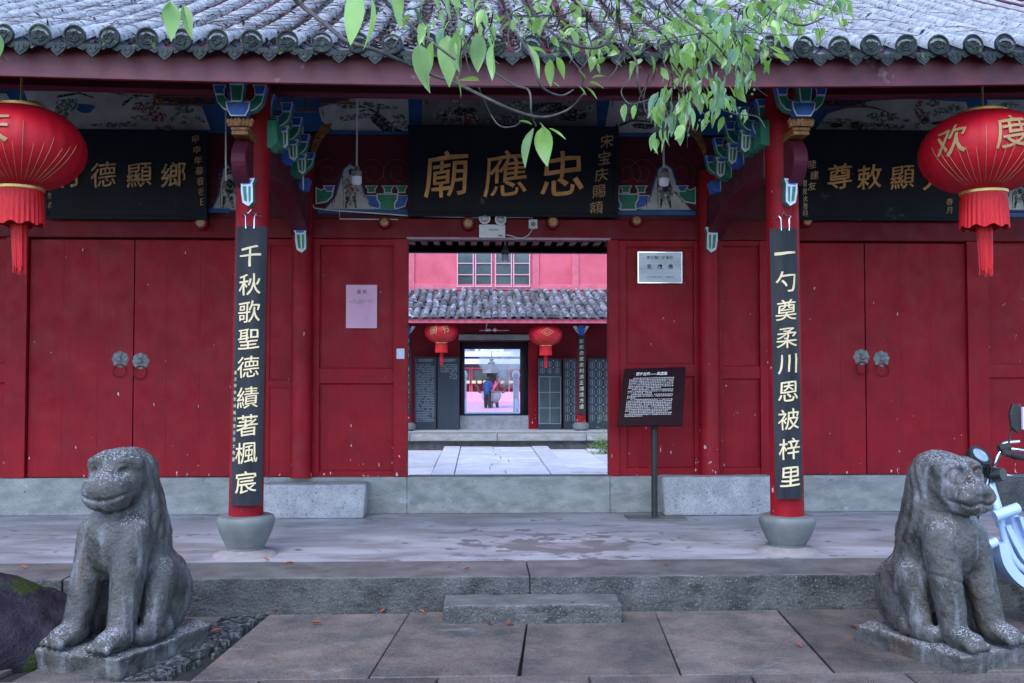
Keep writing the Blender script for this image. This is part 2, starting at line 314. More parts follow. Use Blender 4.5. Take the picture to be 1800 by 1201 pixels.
# ------------------------------------------------------------------ brush-like characters
def char_mesh(s, size, depth, mats, weight=.03, wob=.02, tilt=.10, shear=.0, simple=False, spacing=1.0, line=1.0):
    cu = bpy.data.curves.new('txt', 'FONT'); cu.body = s; cu.size = 1; cu.align_x = 'CENTER'; cu.align_y = 'CENTER'
    cu.resolution_u = 2 if simple else 3; cu.space_character = spacing; cu.space_line = line
    if simple: cu.offset = weight
    o = bpy.data.objects.new('txt', cu); COL.objects.link(o)
    dg = bpy.context.evaluated_depsgraph_get()
    if simple:
        me = bpy.data.meshes.new_from_object(o.evaluated_get(dg))
    else:
        c2 = o.evaluated_get(dg).to_curve(dg, apply_modifiers=False).copy()
        r = random.Random(sum(map(ord, s)))
        ph = [r.uniform(0, 6.28) for _ in range(6)]
        npt = sum(len(sp.bezier_points) for sp in c2.splines)
        k1 = 1 if npt < 40 else (.5 if npt < 75 else .1); k2 = 1 if npt < 30 else (.55 if npt < 60 else .35)
        if s == '一': k1 = 5
        if s in '柔德': k1, k2 = 0, .1
        weight *= k1; wob *= k2
        for sp in c2.splines:
            bp = sp.bezier_points; n = len(bp); new = []
            for i in range(n):
                t = (bp[(i + 1) % n].co - bp[i - 1].co)
                t = Vector((t.x, t.y)); t = t.normalized() if t.length > 1e-6 else Vector((1, 0))
                nrm = Vector((t.y, -t.x)); q = bp[i].co
                a = weight * (.9 + .7 * math.sin(q.x * 9 + ph[0]) * math.sin(q.y * 8 + ph[1])) + r.uniform(-wob, wob)
                new.append(nrm * a)
            for i in range(n):
                d = Vector((new[i].x, new[i].y, 0)); bp[i].handle_left_type = bp[i].handle_right_type = 'FREE'
                for k in ('handle_left', 'handle_right', 'co'): setattr(bp[i], k, getattr(bp[i], k) + d)
        c2.dimensions = '2D'; c2.fill_mode = 'BOTH'; c2.resolution_u = 3
        o2 = bpy.data.objects.new('txt2', c2); COL.objects.link(o2)
        dg = bpy.context.evaluated_depsgraph_get(); dg.update()
        me = bpy.data.meshes.new_from_object(o2.evaluated_get(dg)); bpy.data.objects.remove(o2)
    bpy.data.objects.remove(o)
    bm = bmesh.new(); bm.from_mesh(me); bmesh.ops.remove_doubles(bm, verts=bm.verts, dist=1e-5)
    if bm.verts:
        xs = [v.co.x for v in bm.verts]; ys = [v.co.y for v in bm.verts]; cx, cy = (max(xs) + min(xs)) / 2, (max(ys) + min(ys)) / 2
        for v in bm.verts:
            x, y = v.co.x - cx, v.co.y - cy
            y2 = y + tilt * x + .012 * math.sin(x * 7 + y * 3); x2 = x + shear * y + .012 * math.sin(y * 6 + x * 2)
            v.co = (x2 * size, 0, y2 * size)
        if depth:
            ret = bmesh.ops.extrude_face_region(bm, geom=list(bm.faces)[:])
            for e in ret['geom']:
                if isinstance(e, bmesh.types.BMVert): e.co.y -= depth
        bmesh.ops.recalc_face_normals(bm, faces=bm.faces)
    m2 = bpy.data.meshes.new('character'); bm.to_mesh(m2); bm.free()
    m2.materials.clear()
    for m in (mats if isinstance(mats, (list, tuple)) else [mats]): m2.materials.append(m)
    return m2
def put_char(s, size, loc, parent, m, depth=.006, name='character', **k):
    return inst(name, char_mesh(s, size, depth, m, **k), parent, loc)

# ------------------------------------------------------------------ signed-distance modelling (stone lions, boulder, figure)
def sdf_grid(lo, hi, h):
    ax = [np.arange(lo[i], hi[i] + h, h) for i in range(3)]
    return ax, np.meshgrid(*ax, indexing='ij')
def smin(a, b, k): t = np.clip(.5 + .5 * (b - a) / k, 0, 1); return b * (1 - t) + a * t - k * t * (1 - t)
def s_ell(g, c, r, rz=0, rx=0):
    x, y, z = g[0] - c[0], g[1] - c[1], g[2] - c[2]
    if rz: x, y = x * math.cos(rz) + y * math.sin(rz), -x * math.sin(rz) + y * math.cos(rz)
    if rx: y, z = y * math.cos(rx) + z * math.sin(rx), -y * math.sin(rx) + z * math.cos(rx)
    k0 = np.sqrt((x / r[0])**2 + (y / r[1])**2 + (z / r[2])**2); k1 = np.sqrt((x / r[0]**2)**2 + (y / r[1]**2)**2 + (z / r[2]**2)**2) + 1e-9
    return k0 * (k0 - 1) / k1
def s_cap(g, a, b, ra, rb):
    a = np.array(a); b = np.array(b); d = b - a
    t = np.clip(((g[0] - a[0]) * d[0] + (g[1] - a[1]) * d[1] + (g[2] - a[2]) * d[2]) / d.dot(d), 0, 1)
    return np.sqrt((g[0] - a[0] - t * d[0])**2 + (g[1] - a[1] - t * d[1])**2 + (g[2] - a[2] - t * d[2])**2) - (ra + (rb - ra) * t)
def s_box(g, c, h, r):
    q = [np.abs(g[i] - c[i]) - (h[i] - r) for i in range(3)]
    return np.sqrt(sum(np.maximum(v, 0)**2 for v in q)) + np.minimum(np.maximum(q[0], np.maximum(q[1], q[2])), 0) - r
def wob(g, f, seed=0):
    r = np.random.default_rng(seed); o = 0
    for i in range(7):
        k = r.normal(size=3); k = k / np.linalg.norm(k) * f * (1 + .35 * i); o = o + np.sin(g[0] * k[0] + g[1] * k[1] + g[2] * k[2] + r.uniform(0, 6.28)) / (1 + .35 * i)
    return o / 3
def surface_net(f, ax):
    ins = f < 0; nx, ny, nz = f.shape; cs = (nx - 1, ny - 1, nz - 1)
    acc = np.zeros(cs + (3,)); cnt = np.zeros(cs)
    for a in range(3):
        for i in (0, 1):
            for j in (0, 1):
                o0 = [0, 0, 0]; oth = [d for d in range(3) if d != a]; o0[oth[0]] = i; o0[oth[1]] = j; o1 = list(o0); o1[a] = 1
                s0 = tuple(slice(o0[d], o0[d] + cs[d]) for d in range(3)); s1 = tuple(slice(o1[d], o1[d] + cs[d]) for d in range(3))
                m = ins[s0] != ins[s1]; t = f[s0] / np.where(m, f[s0] - f[s1], 1)
                for d in range(3): acc[..., d] += np.where(m, o0[d] + (t if d == a else 0), 0)
                cnt += m
    act = cnt > 0; idx = -np.ones(cs, int); idx[act] = np.arange(act.sum()); ijk = np.argwhere(act)
    p = ijk + acc[act] / cnt[act][:, None]; h = np.array([x[1] - x[0] for x in ax]); lo = np.array([x[0] for x in ax]); v = lo + p * h
    quads = []
    for a in range(3):
        b, c = (a + 1) % 3, (a + 2) % 3
        s0 = [slice(None)] * 3; s1 = [slice(None)] * 3; s0[a] = slice(0, -1); s1[a] = slice(1, None)
        m = ins[tuple(s0)] != ins[tuple(s1)]; e = np.argwhere(m); e = e[(e[:, b] > 0) & (e[:, c] > 0) & (e[:, b] < cs[b]) & (e[:, c] < cs[c])]
        if not len(e): continue
        fl = ins[tuple(s0)][tuple(e.T)]; q = []
        for db, dc in ((1, 1), (0, 1), (0, 0), (1, 0)):
            k = e.copy(); k[:, b] -= db; k[:, c] -= dc; q.append(idx[tuple(k.T)])
        q = np.stack(q, 1); q[~fl] = q[~fl][:, ::-1]; quads.append(q)
    return v, np.concatenate(quads)
def sdf_obj(name, f, ax, m, parent=None, loc=None, rz=0):
    v, q = surface_net(f, ax); me = bpy.data.meshes.new(name); me.from_pydata(v.tolist(), [], q.tolist()); me.materials.append(m)
    me.polygons.foreach_set('use_smooth', [True] * len(me.polygons)); me.update()
    o = bpy.data.objects.new(name, me); COL.objects.link(o)
    if parent is not None: o.parent = parent
    if loc is not None: o.location = loc; o.rotation_euler = (0, 0, rz)
    return o
def smoothpts(pts, n=6):
    pts = [Vector(p) for p in pts]; out = []
    for i in range(len(pts) - 1):
        p0, p1, p2, p3 = pts[max(i - 1, 0)], pts[i], pts[i + 1], pts[min(i + 2, len(pts) - 1)]
        for k in range(n):
            t = k / n; out.append(.5 * ((2 * p1) + (p2 - p0) * t + (2 * p0 - 5 * p1 + 4 * p2 - p3) * t * t + (3 * p1 - p0 - 3 * p2 + p3) * t**3))
    out.append(pts[-1]); return out

# ------------------------------------------------------------------ key planes
PT = .225                                   # terrace top
YW = G(900, 903, PT).y                      # face of the sill wall
YE = G(900, 1015, PT).y                     # terrace front edge
YC = G(432, 984, PT).y + .2                 # porch columns
YM = 5.0
SILL_Z = Z(838, YW)
HX = 7.2                                    # half length of the gate hall
print('YW', YW, 'YE', YE, 'YC', YC, 'sill', SILL_Z)

# ------------------------------------------------------------------ ground and paving
g = MB(); g.add([(-400, -200, -.5), (400, -200, -.5), (400, 900, -.5), (-400, 900, -.5)], [(0, 1, 2, 3)])
ground = g.build('ground', M['soil'], kind='structure')
def slab(poly, z0, z1, name, m, parent, gap=.006, bev=.006, jit=.004):
    c = Vector((sum(p[0] for p in poly) / len(poly), sum(p[1] for p in poly) / len(poly)))
    pts = []
    for p in poly:
        d = Vector((p[0], p[1])) - c; pts.append((c.x + d.x * (1 - gap / max(abs(d.x), .05)) + random.uniform(-1, 1) * jit, c.y + d.y * (1 - gap / max(abs(d.y), .05)) + random.uniform(-1, 1) * jit))
    mb = MB(); mb.prism(pts, 'z', z0, z1 + random.uniform(-.004, .004)); return mb.build(name, m, parent, bevel=bev)
pave = MB().box(-12, 12, -6, YE + .3, -.51, -.045).build('pavement', M['soil'], kind='structure')
# slab joints run to a point a little right of the picture's middle, as the slabs are laid slightly askew
def jl(px, y=1078):                         # joint from terrace edge towards the camera
    a = G(px, y, 0); b = G(985, 650 + 12, 0); d = Vector((-.085, 1)).normalized(); return a, d
xs = [G(px, 1078, 0).x for px in (475, 720, 930, 1155, 1375, 1590)]
xs = [xs[0] - 1.7, xs[0] - .85] + xs + [xs[-1] + .85 * (i + 1) for i in range(2)]
rows = [YE - .012, G(900, 1189, 0).y, 3.7, 2.3, .9, -.5]
sk = math.tan(R(4.9))
def sx(x, y): return x - (YE - y) * -sk * -1 if False else x + (y - YE) * sk
for r_ in range(len(rows) - 1):
    y1, y0 = rows[r_], rows[r_ + 1]; sh = 0 if r_ % 2 == 0 else .37
    for i in range(len(xs) - 1):
        xa, xb = xs[i] + sh, xs[i + 1] + sh
        lim0, lim1 = xa, xb
        if i < 2 and r_ == 0: continue
        slab([(sx(xa, y0), y0), (sx(xb, y0), y0), (sx(xb, y1), y1), (sx(xa, y1), y1)], -.045, 0, 'paving_slab', M['paver'], pave, gap=.007, jit=.007)
# slabs left of the rubble strip
for i in range(2):
    xa, xb = xs[i], xs[i + 1]; slab([(sx(xa, rows[1]) - .1, rows[1]), (sx(xb, rows[1]) - .25, rows[1]), (sx(xb, rows[0]) - .3 * i, rows[0]), (sx(xa, rows[0]), rows[0])], -.045, -.012, 'paving_slab', M['paver'], pave)
# rubble strip with chips and leaves
mb = MB(); a0, a1 = G(440, 1078, 0), G(235, 1201, 0)
for i in range(900):
    t = random.random(); w_ = random.gauss(0, .055)
    c = a0.lerp(a1, t) + Vector((w_, w_ * .5, 0)); s = random.uniform(.006, .026); h = random.uniform(.006, .02)
    k = random.randint(5, 6); ph = random.random() * 6; pl = [(c.x + s * random.uniform(.7, 1.2) * math.cos(ph + 6.28 * j / k), c.y + s * random.uniform(.6, 1) * math.sin(ph + 6.28 * j / k)) for j in range(k)]
    mb.prism(pl, 'z', -.05, -.022 + h)
tag(mb.build('pebble_strip', mat('pebbles', (.028, .03, .03), (.20, .20, .21), 22, .4, .4, 60, contrast=(.45, .7))), 'strip of wet broken pebbles beside the left stone beast', 'pebbles', kind='stuff')

# ------------------------------------------------------------------ terrace
ter = MB().box(-HX, HX, G(900, 986, PT).y + .004, 12.7, -.5, PT).build('terrace', M['floor'], kind='structure')
kx = [-HX, -5.2, -2.75, .35, 3.3, 5.4, HX]
YK = G(900, 986, PT).y
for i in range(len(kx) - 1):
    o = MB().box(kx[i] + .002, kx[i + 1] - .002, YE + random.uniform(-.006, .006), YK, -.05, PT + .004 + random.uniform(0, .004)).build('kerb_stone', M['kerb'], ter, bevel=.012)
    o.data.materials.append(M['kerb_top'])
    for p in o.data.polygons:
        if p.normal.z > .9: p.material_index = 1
# broken stone step in front of the terrace
st0, st1 = G(778, 1098, 0), G(1096, 1098, 0)
ztop = Z(1064, st0.y)
f_ax, gg = sdf_grid((-.62, -.03, -.05), (.62, .40, ztop + .03), .011)
cx_ = (st0.x + st1.x) / 2; hw = (st1.x - st0.x) / 2; dp = YE - .015 - st0.y
ff = s_box(gg, (0, dp / 2, ztop / 2 - .01), (hw, dp / 2, ztop / 2 + .01), .012) + .004 * wob(gg, 40, 3) + .0035 * wob(gg, 110, 5) * (gg[2] < ztop - .012)
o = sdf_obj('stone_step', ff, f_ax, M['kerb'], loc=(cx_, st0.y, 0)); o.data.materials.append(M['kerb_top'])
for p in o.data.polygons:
    if p.normal.z > .75: p.material_index = 1  # smoother top stone, lighter in colour than the face as if lit from above
tag(o, 'rough hewn stone step block lying before the middle of the terrace', 'stone step')

# ------------------------------------------------------------------ gate hall
hall = thing('gate_hall', 'red timber temple gate hall with grey tiled roof and open central doorway', 'building', (0, 0, 0))
def rect(x0, x1, y0, y1, Y=None, front=0, th=.05, name='wall_panel', m=None, bevel=.003, parent=None, z0=None, z1=None):
    Y = Y or YW; Yf = Y + front
    za, zb = (z0 if z0 is not None else Z(y1, Y)), (z1 if z1 is not None else Z(y0, Y))
    return MB().box(X(x0, Y), X(x1, Y), Yf, Yf + th, za, zb).build(name, m or M['red'], parent or hall, bevel=bevel)
# sill wall
for a, b in ((-HX, X(716, YW)), (X(716, YW), X(1072, YW)), (X(1072, YW), X(1728, YW))):
    MB().box(a, b, YW, YW + .22, PT, SILL_Z).build('sill_stone', M['concrete'], hall, bevel=.012)
for i in range(5):
    MB().box(X(1728, YW) + .003 + i * .55, X(1728, YW) + (i + 1) * .55, YW + .02, YW + .22, PT, SILL_Z - .03).build('sill_stone', M['kerb'], hall, bevel=.015)
WZ0 = SILL_Z + .003; HDR = Z(421, YW)
TOPZ = Z(165, YW) + .5
D0 = YW + .05                                # face of doors / panels
def stile(x0, x1, y0=421, y1=None, m=None, front=.03):
    rect(x0, x1, y0, 0, front=front, th=.12, name='stile', m=m or M['red'], z0=WZ0 if y1 is None else Z(y1, YW))
def rail(x0, x1, y0, y1, front=.036, name='rail', m=None): rect(x0, x1, y0, y1, front=front, th=.1, name=name, m=m or M['red'])
def panel(x0, x1, y0, y1, front=.075):
    rect(x0, x1, y0, y1, front=front, th=.03, name='wall_panel')
    fr = MB(); xa, xb, za, zb = X(x0, YW), X(x1, YW), Z(y1, YW), Z(y0, YW); t = .012; yf = YW + front - .012
    fr.box(xa, xb, yf, yf + .011, zb - t, zb).box(xa, xb, yf, yf + .011, za, za + t).box(xa, xa + t, yf, yf + .011, za + t, zb - t).box(xb - t, xb, yf, yf + .011, za + t, zb - t)
    fr.build('panel_moulding', M['red'], hall, bevel=.003)
# backing boards above the doors
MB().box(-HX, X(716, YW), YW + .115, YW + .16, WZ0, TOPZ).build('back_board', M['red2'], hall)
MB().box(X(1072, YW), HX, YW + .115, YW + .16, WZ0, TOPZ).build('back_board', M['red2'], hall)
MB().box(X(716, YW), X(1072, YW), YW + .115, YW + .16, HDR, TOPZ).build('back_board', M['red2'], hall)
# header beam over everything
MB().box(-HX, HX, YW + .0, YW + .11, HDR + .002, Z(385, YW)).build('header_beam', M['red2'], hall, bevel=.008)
MB().box(X(714, YW), X(1074, YW), YW - .012, YW + .002, HDR - .004, HDR + .018).build('door_lintel', mat('pale_lintel_edge', (.45, .25, .30), (.35, .2, .24), 8, .5, 0), hall, bevel=.003)
# left bay
panel(-200, 8, 421, 640); panel(-200, 8, 672, 838)
rail(-200, 8, 640, 672)
stile(8, 45, front=.0); stile(466, 515, front=.05)
panel(470, 512, 432, 668, front=.045); panel(470, 512, 680, 836, front=.045)
stile(548, 560); stile(692, 716, front=.0); stile(1070, 1088, front=.0)
rail(560, 692, 421, 432); rail(560, 692, 648, 674); rail(560, 692, 828, 838)
panel(560, 692, 432, 648); panel(560, 692, 674, 828)
stile(1088, 1102); rail(1102, 1222, 421, 432); rail(1102, 1222, 640, 662); rail(1102, 1222, 824, 838)
panel(1102, 1222, 432, 640); panel(1102, 1222, 662, 824)
stile(1222, 1232)
stile(1262, 1272); rail(1272, 1338, 421, 430); rail(1272, 1338, 644, 666); rail(1272, 1338, 824, 838)
panel(1272, 1338, 430, 644); panel(1272, 1338, 666, 824)
stile(1338, 1405, front=.02)
stile(1703, 1740, front=.0); rail(1740, 2000, 640, 664); panel(1740, 2000, 421, 640); panel(1740, 2000, 664, 838)
# double doors
def door_ring(px, py, parent):
    c = P(px, py, D0); mb = MB(); n = 32; prof = []
    vs = [(c.x, c.y - .030, c.z)]; fs = []
    for k in range(n):
        a = 2 * math.pi * k / n; r_ = .084 * (1 + .04 * abs(math.cos(a * 4)))
        for rr, dy in ((.35, -.028), (.5, -.016), (.85, -.012 - .006 * math.cos(a * 8)), (1.0, -.001)): vs.append((c.x + rr * r_ * math.cos(a), c.y + dy, c.z + rr * r_ * math.sin(a)))
    for k in range(n):
        k2 = (k + 1) % n; fs.append((0, 1 + k * 4, 1 + k2 * 4))
        for j in range(3): fs.append((1 + k * 4 + j, 2 + k * 4 + j, 2 + k2 * 4 + j, 1 + k2 * 4 + j))
    mb.add(vs, fs); mb.lathe([(.028, 0), (.026, .018), (.014, .030), (.0, .032)], (c.x, c.y - .026, c.z), 16, axis='y')
    if 1: ring = [(c.x + .062 * math.sin(a), c.y - .030 - .01 * (1 - math.cos(a)), c.z - .05 - .062 * (1 - math.cos(a)) + .0) for a in [2 * math.pi * i / 24 for i in range(25)]]
    h_ = mb.build('door_handle', M['iron'], parent, smooth=True)
    MB().tube([(x, y + .008, z) for x, y, z in ring], .005, 6, 0).build('ring', M['red2'], parent, smooth=True)
def door(x0, x1, ring, right):
    d = rect(x0, x1, 424, 838, front=.05, th=.05, name='door', z0=WZ0 + .004, bevel=.004)
    door_ring(ring[0], ring[1], d)
    xa, xb = X(x0, YW), X(x1, YW); n = 3; r_ = random.Random(int(x0)); cuts = [xa] + [xa + (xb - xa) * (i + r_.uniform(-.12, .12)) / n for i in range(1, n)] + [xb]
    for i in range(n):                     # the door's boards
        MB().box(cuts[i] + .0004, cuts[i + 1] - .0004, YW + .044 + r_.uniform(-.0004, .0004), YW + .0505, WZ0 + .006, Z(424, YW) - .002).build('plank', M['red'], d, bevel=.0006)
    return d
door(47, 230.5, (212, 632), 0); door(232.5, 412, (248, 635), 1)
door(1404, 1524, (1514, 628), 0); door(1526, 1703, (1549, 631), 1)
# round pillars in the wall
def rpillar(px, w_px, y0=300, m=None, Y=None):
    Y = Y or YW; r_ = w_px / 2 * Y / F; c = (X(px, Y), Y - .02, 0)
    MB().lathe([(r_ * 1.04, WZ0 - .001), (r_ * 1.04, WZ0 + .03), (r_, WZ0 + .04), (r_, Z(y0, Y))], c, 28).build('pillar', M['red'], hall, smooth=True)
rpillar(531, 36); rpillar(1246, 36)
# upper wall: dark red field, blue line, painted band
zU0, zU1 = Z(385, YW), Z(237, YW)
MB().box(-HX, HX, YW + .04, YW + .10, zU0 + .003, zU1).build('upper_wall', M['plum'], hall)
for a, b in ((-HX, X(400, YW)), (X(556, YW), X(1225, YW)), (X(1440, YW), HX)):
    MB().box(a, b, YW + .02, YW + .04, Z(376, YW), Z(369, YW)).build('blue_line', M['bluepaint'], hall)
    MB().box(a, b, YW + .01, YW + .04, zU1 + .002, zU1 + .026).build('blue_line', M['bluepaint'], hall)
zB1 = Z(163, YW)
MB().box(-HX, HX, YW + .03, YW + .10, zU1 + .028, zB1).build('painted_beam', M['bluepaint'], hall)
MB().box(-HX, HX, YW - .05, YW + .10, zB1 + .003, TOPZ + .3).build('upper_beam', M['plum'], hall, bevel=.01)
def pixpoly(pts, Y): return [(P(a, b, Y).x, P(a, b, Y).z) for a, b in pts]
def flat(pts, Y, th, m, parent, name='painted_figure', lab=None): return MB().prism(pixpoly(pts, Y), 'y', Y - th, Y).build(name, m, parent, label=lab)
def blob(cx, cy, rx, ry, n=14, seed=0, rot=0):
    r = random.Random(seed + int(cx * 13 + cy)); out = []
    for k in range(n):
        a = 6.283 * k / n; q = r.uniform(.72, 1.15); x, y = rx * q * math.cos(a), ry * q * math.sin(a)
        out.append((cx + x * math.cos(rot) - y * math.sin(rot), cy + x * math.sin(rot) + y * math.cos(rot)))
    return out
def painting(quad, seed, items, m=None):
    pl = flat(quad, YW + .03, .006, m or M['plaster'], hall, 'painting')
    for k, (kind, args) in enumerate(items):
        mm = {'g': M['inkgreen'], 'k': M['ink'], 'r': M['inkred'], 'w': M['inkgrey'], 'b': M['bluepaint'], 'd': M['dimgold']}[kind]
        pts = args if isinstance(args, list) else blob(*args)
        MB().prism(pixpoly(pts, YW + .024), 'y', YW + .024 - .001 - .0007 * k, YW + .0235).build('painted_figure', mm, pl)
    return pl
S_ = random.Random(3)
def scatter(x0, x1, y0, y1, n, kinds='gkw'):
    out = []
    for i in range(n): out.append((S_.choice(kinds), (S_.uniform(x0, x1), S_.uniform(y0, y1), S_.uniform(5, 17), S_.uniform(2, 7), 11, i, S_.uniform(-.5, .5))))
    return out
def limb(pts, w_):
    L, Rr = [], []
    for i, (x, y) in enumerate(pts):
        a = pts[max(i - 1, 0)]; b = pts[min(i + 1, len(pts) - 1)]; dx, dy = b[0] - a[0], b[1] - a[1]; l = math.hypot(dx, dy) or 1
        ww = w_ * (1 - .6 * i / (len(pts) - 1)); L.append((x - dy / l * ww, y + dx / l * ww)); Rr.append((x + dy / l * ww, y - dx / l * ww))
    return L + Rr[::-1]
painting([(42, 160), (270, 163), (290, 178), (355, 188), (372, 232), (80, 228), (60, 205)], 1,
         [('g', blob(118, 185, 22, 15, 16, 4)), ('g', blob(108, 200, 16, 17, 14, 9)), ('b', blob(150, 190, 18, 9, 14, 3)), ('k', limb([(100, 170), (140, 164), (165, 172)], 2.5)),
          ('r', blob(255, 188, 24, 10, 16, 5)), ('k', limb([(215, 185), (236, 168), (262, 170)], 2.5)), ('r', blob(275, 205, 17, 12, 14, 7)), ('g', blob(325, 192, 17, 8, 14, 2)), ('w', limb([(300, 212), (318, 195)], 3)), ('k', blob(62, 182, 12, 3, 12, 4, .3)),
          ('w', blob(200, 220, 40, 5)), ('w', limb([(188, 161), (240, 172), (262, 158)], 1.6)), ('g', blob(352, 210, 12, 4, 10, 6, .6))] + scatter(80, 360, 205, 228, 8, 'wwg'))
painting([(560, 190), (620, 172), (667, 168), (717, 168), (720, 232), (585, 230), (565, 212)], 2,
         [('g', blob(635, 185, 42, 6, 18, 1, -.05)), ('g', blob(622, 206, 27, 6, 16, 3, -.15)), ('g', blob(680, 190, 22, 4, 14, 5)), ('k', [(650, 205), (664, 197), (700, 226), (712, 232), (674, 232), (655, 216)]), ('k', limb([(664, 200), (650, 192), (632, 196)], 2.5)), ('k', limb([(664, 198), (668, 184)], 2)),
          ('g', blob(704, 206, 17, 5, 12, 8)), ('w', blob(705, 220, 18, 9, 12, 2)), ('k', limb([(566, 194), (569, 205)], 1))])
painting([(742, 170), (1048, 170), (1050, 226), (742, 226)], 3,
         [('w', blob(800, 205, 44, 16, 18, 5)), ('k', blob(815, 196, 22, 8, 16, 2)), ('r', blob(825, 210, 18, 12, 14, 9)), ('g', blob(915, 185, 34, 9, 16, 6)), ('k', blob(965, 190, 36, 9, 18, 1)), ('k', blob(1005, 202, 30, 10, 16, 4)), ('w', blob(900, 210, 40, 10, 16, 7)), ('g', blob(752, 178, 7, 6))] + scatter(760, 1040, 178, 220, 14, 'kwwg'),
         mat('dim_scene_paint', (.30, .32, .34), (.16, .17, .19), 5, .8, 0))
painting([(1073, 170), (1220, 170), (1222, 234), (1062, 234)], 4,
         [('w', blob(1125, 195, 26, 14, 16, 2, -.6)), ('k', limb([(1080, 225), (1110, 212), (1150, 214)], 2.5)), ('k', blob(1130, 222, 22, 5)), ('r', blob(1083, 219, 3, 2)), ('r', blob(1091, 216, 3, 2)), ('g', blob(1170, 195, 22, 7)), ('k', limb([(1078, 176), (1076, 192)], .9))])
painting([(1455, 200), (1530, 178), (1600, 174), (1698, 180), (1712, 234), (1430, 232)], 5,
         [('g', blob(1555, 205, 30, 10, 18, 4)), ('g', blob(1540, 222, 50, 7, 18, 3)), ('w', blob(1475, 214, 40, 6, 16, 2)), ('r', limb([(1625, 212), (1612, 190), (1618, 176)], 9)), ('g', blob(1640, 182, 15, 6)), ('w', limb([(1630, 204), (1655, 194), (1690, 200)], 7)), ('g', blob(1680, 190, 15, 6)), ('k', limb([(1515, 185), (1545, 192), (1560, 198)], 1.5))] + scatter(1450, 1690, 205, 230, 8, 'wgk'))
painting([(1735, 176), (1830, 176), (1830, 234), (1740, 234)], 6, [('g', blob(1770, 186, 22, 7)), ('w', blob(1790, 205, 16, 10)), ('k', blob(1760, 190, 12, 4))])
painting([(-60, 165), (12, 165), (30, 200), (20, 225), (-60, 225)], 7, [('w', blob(0, 190, 18, 8)), ('k', limb([(-20, 180), (8, 186), (14, 200)], 2))])
# frieze: cup motifs, figure gables, scroll carving
YF = YW + .04
def layered(pts, Y, m1, m2, grow, parent, name, th=.012):
    c = (sum(p[0] for p in pts) / len(pts), sum(p[1] for p in pts) / len(pts))
    def off(pts, d):
        n = len(pts); out = []; A = sum(pts[i][0] * pts[(i + 1) % n][1] - pts[(i + 1) % n][0] * pts[i][1] for i in range(n)); s = 1 if A > 0 else -1
        for i in range(n):
            p0, p1, p2 = pts[i - 1], pts[i], pts[(i + 1) % n]
            e1 = Vector((p1[0] - p0[0], p1[1] - p0[1])).normalized(); e2 = Vector((p2[0] - p1[0], p2[1] - p1[1])).normalized()
            n1, n2 = Vector((e1.y, -e1.x)) * s, Vector((e2.y, -e2.x)) * s; b = n1 + n2; b = b / max(b.dot(n1), .5) if b.length > 1e-6 else n1
            out.append((p1[0] + b.x * d, p1[1] + b.y * d))
        return out
    o = MB().prism(pixpoly(off(pts, grow), Y), 'y', Y - th, Y).build(name, m1, parent)
    MB().prism(pixpoly(pts, Y), 'y', Y - th - .004, Y - th + .001).build('painted_face', m2, o); return o
def cup(cx, y, w_, h): return [(cx - w_, y), (cx + w_, y), (cx + w_ * .55, y + h * .55), (cx + w_ * .62, y + h), (cx - w_ * .62, y + h), (cx - w_ * .55, y + h * .55)]
def bigcup(x, y0, y1, w_):
    h = y1 - y0; return [(x - w_, y0), (x + w_, y0), (x + w_ * .97, y0 + h * .3), (x + w_ * .68, y0 + h * .6), (x + w_ * .72, y1), (x - w_ * .72, y1), (x - w_ * .68, y0 + h * .6), (x - w_ * .97, y0 + h * .3)]
def arm(x, y, s):   # quarter-curved arm: root at (x,y), rises to the side s
    return [(x, y), (x, y - 14), (x + s * 8, y - 13), (x + s * 15, y - 18), (x + s * 17, y - 24), (x + s * 30, y - 24), (x + s * 28, y - 12), (x + s * 20, y - 4), (x + s * 10, y)]
def frieze(xc, s, figs=True):
    for cx in ((xc - 29 * s), xc, (xc + 27 * s)):
        pass
def friezeset(big, smalls, arms):
    layered([(big - 38, 345), (big + 36, 345), (big + 30, 362), (big + 18, 366), (big - 18, 366), (big - 32, 362)], YF, M['white'], M['blue'], 1.6, hall, 'painted_cup', .008)
    layered(bigcup(big, 343, 368, 17), YF - .006, M['white'], M['green'], 2.2, hall, 'painted_cup', .014)
    for c in smalls: layered(cup(c, 328, 9, 10), YF, M['white'], M['green'], 1.6, hall, 'painted_cup', .01)
friezeset(681, (653, 682, 706), 0); friezeset(1104, (1100, 1127, 1082), 0)
for x, s in ((557, 1), (1221, -1)):
    layered([(x, 332), (x + s * 8, 336), (x + s * 17, 331), (x + s * 29, 331), (x + s * 26, 345), (x + s * 17, 354), (x, 357)], YF, M['white'], M['green'], 1.8, hall, 'painted_cup', .012)
    layered([(x + s * 13, 328), (x + s * 30, 328), (x + s * 26, 336), (x + s * 18, 336)], YF - .008, M['white'], M['blue'], 1.5, hall, 'painted_cup', .012)
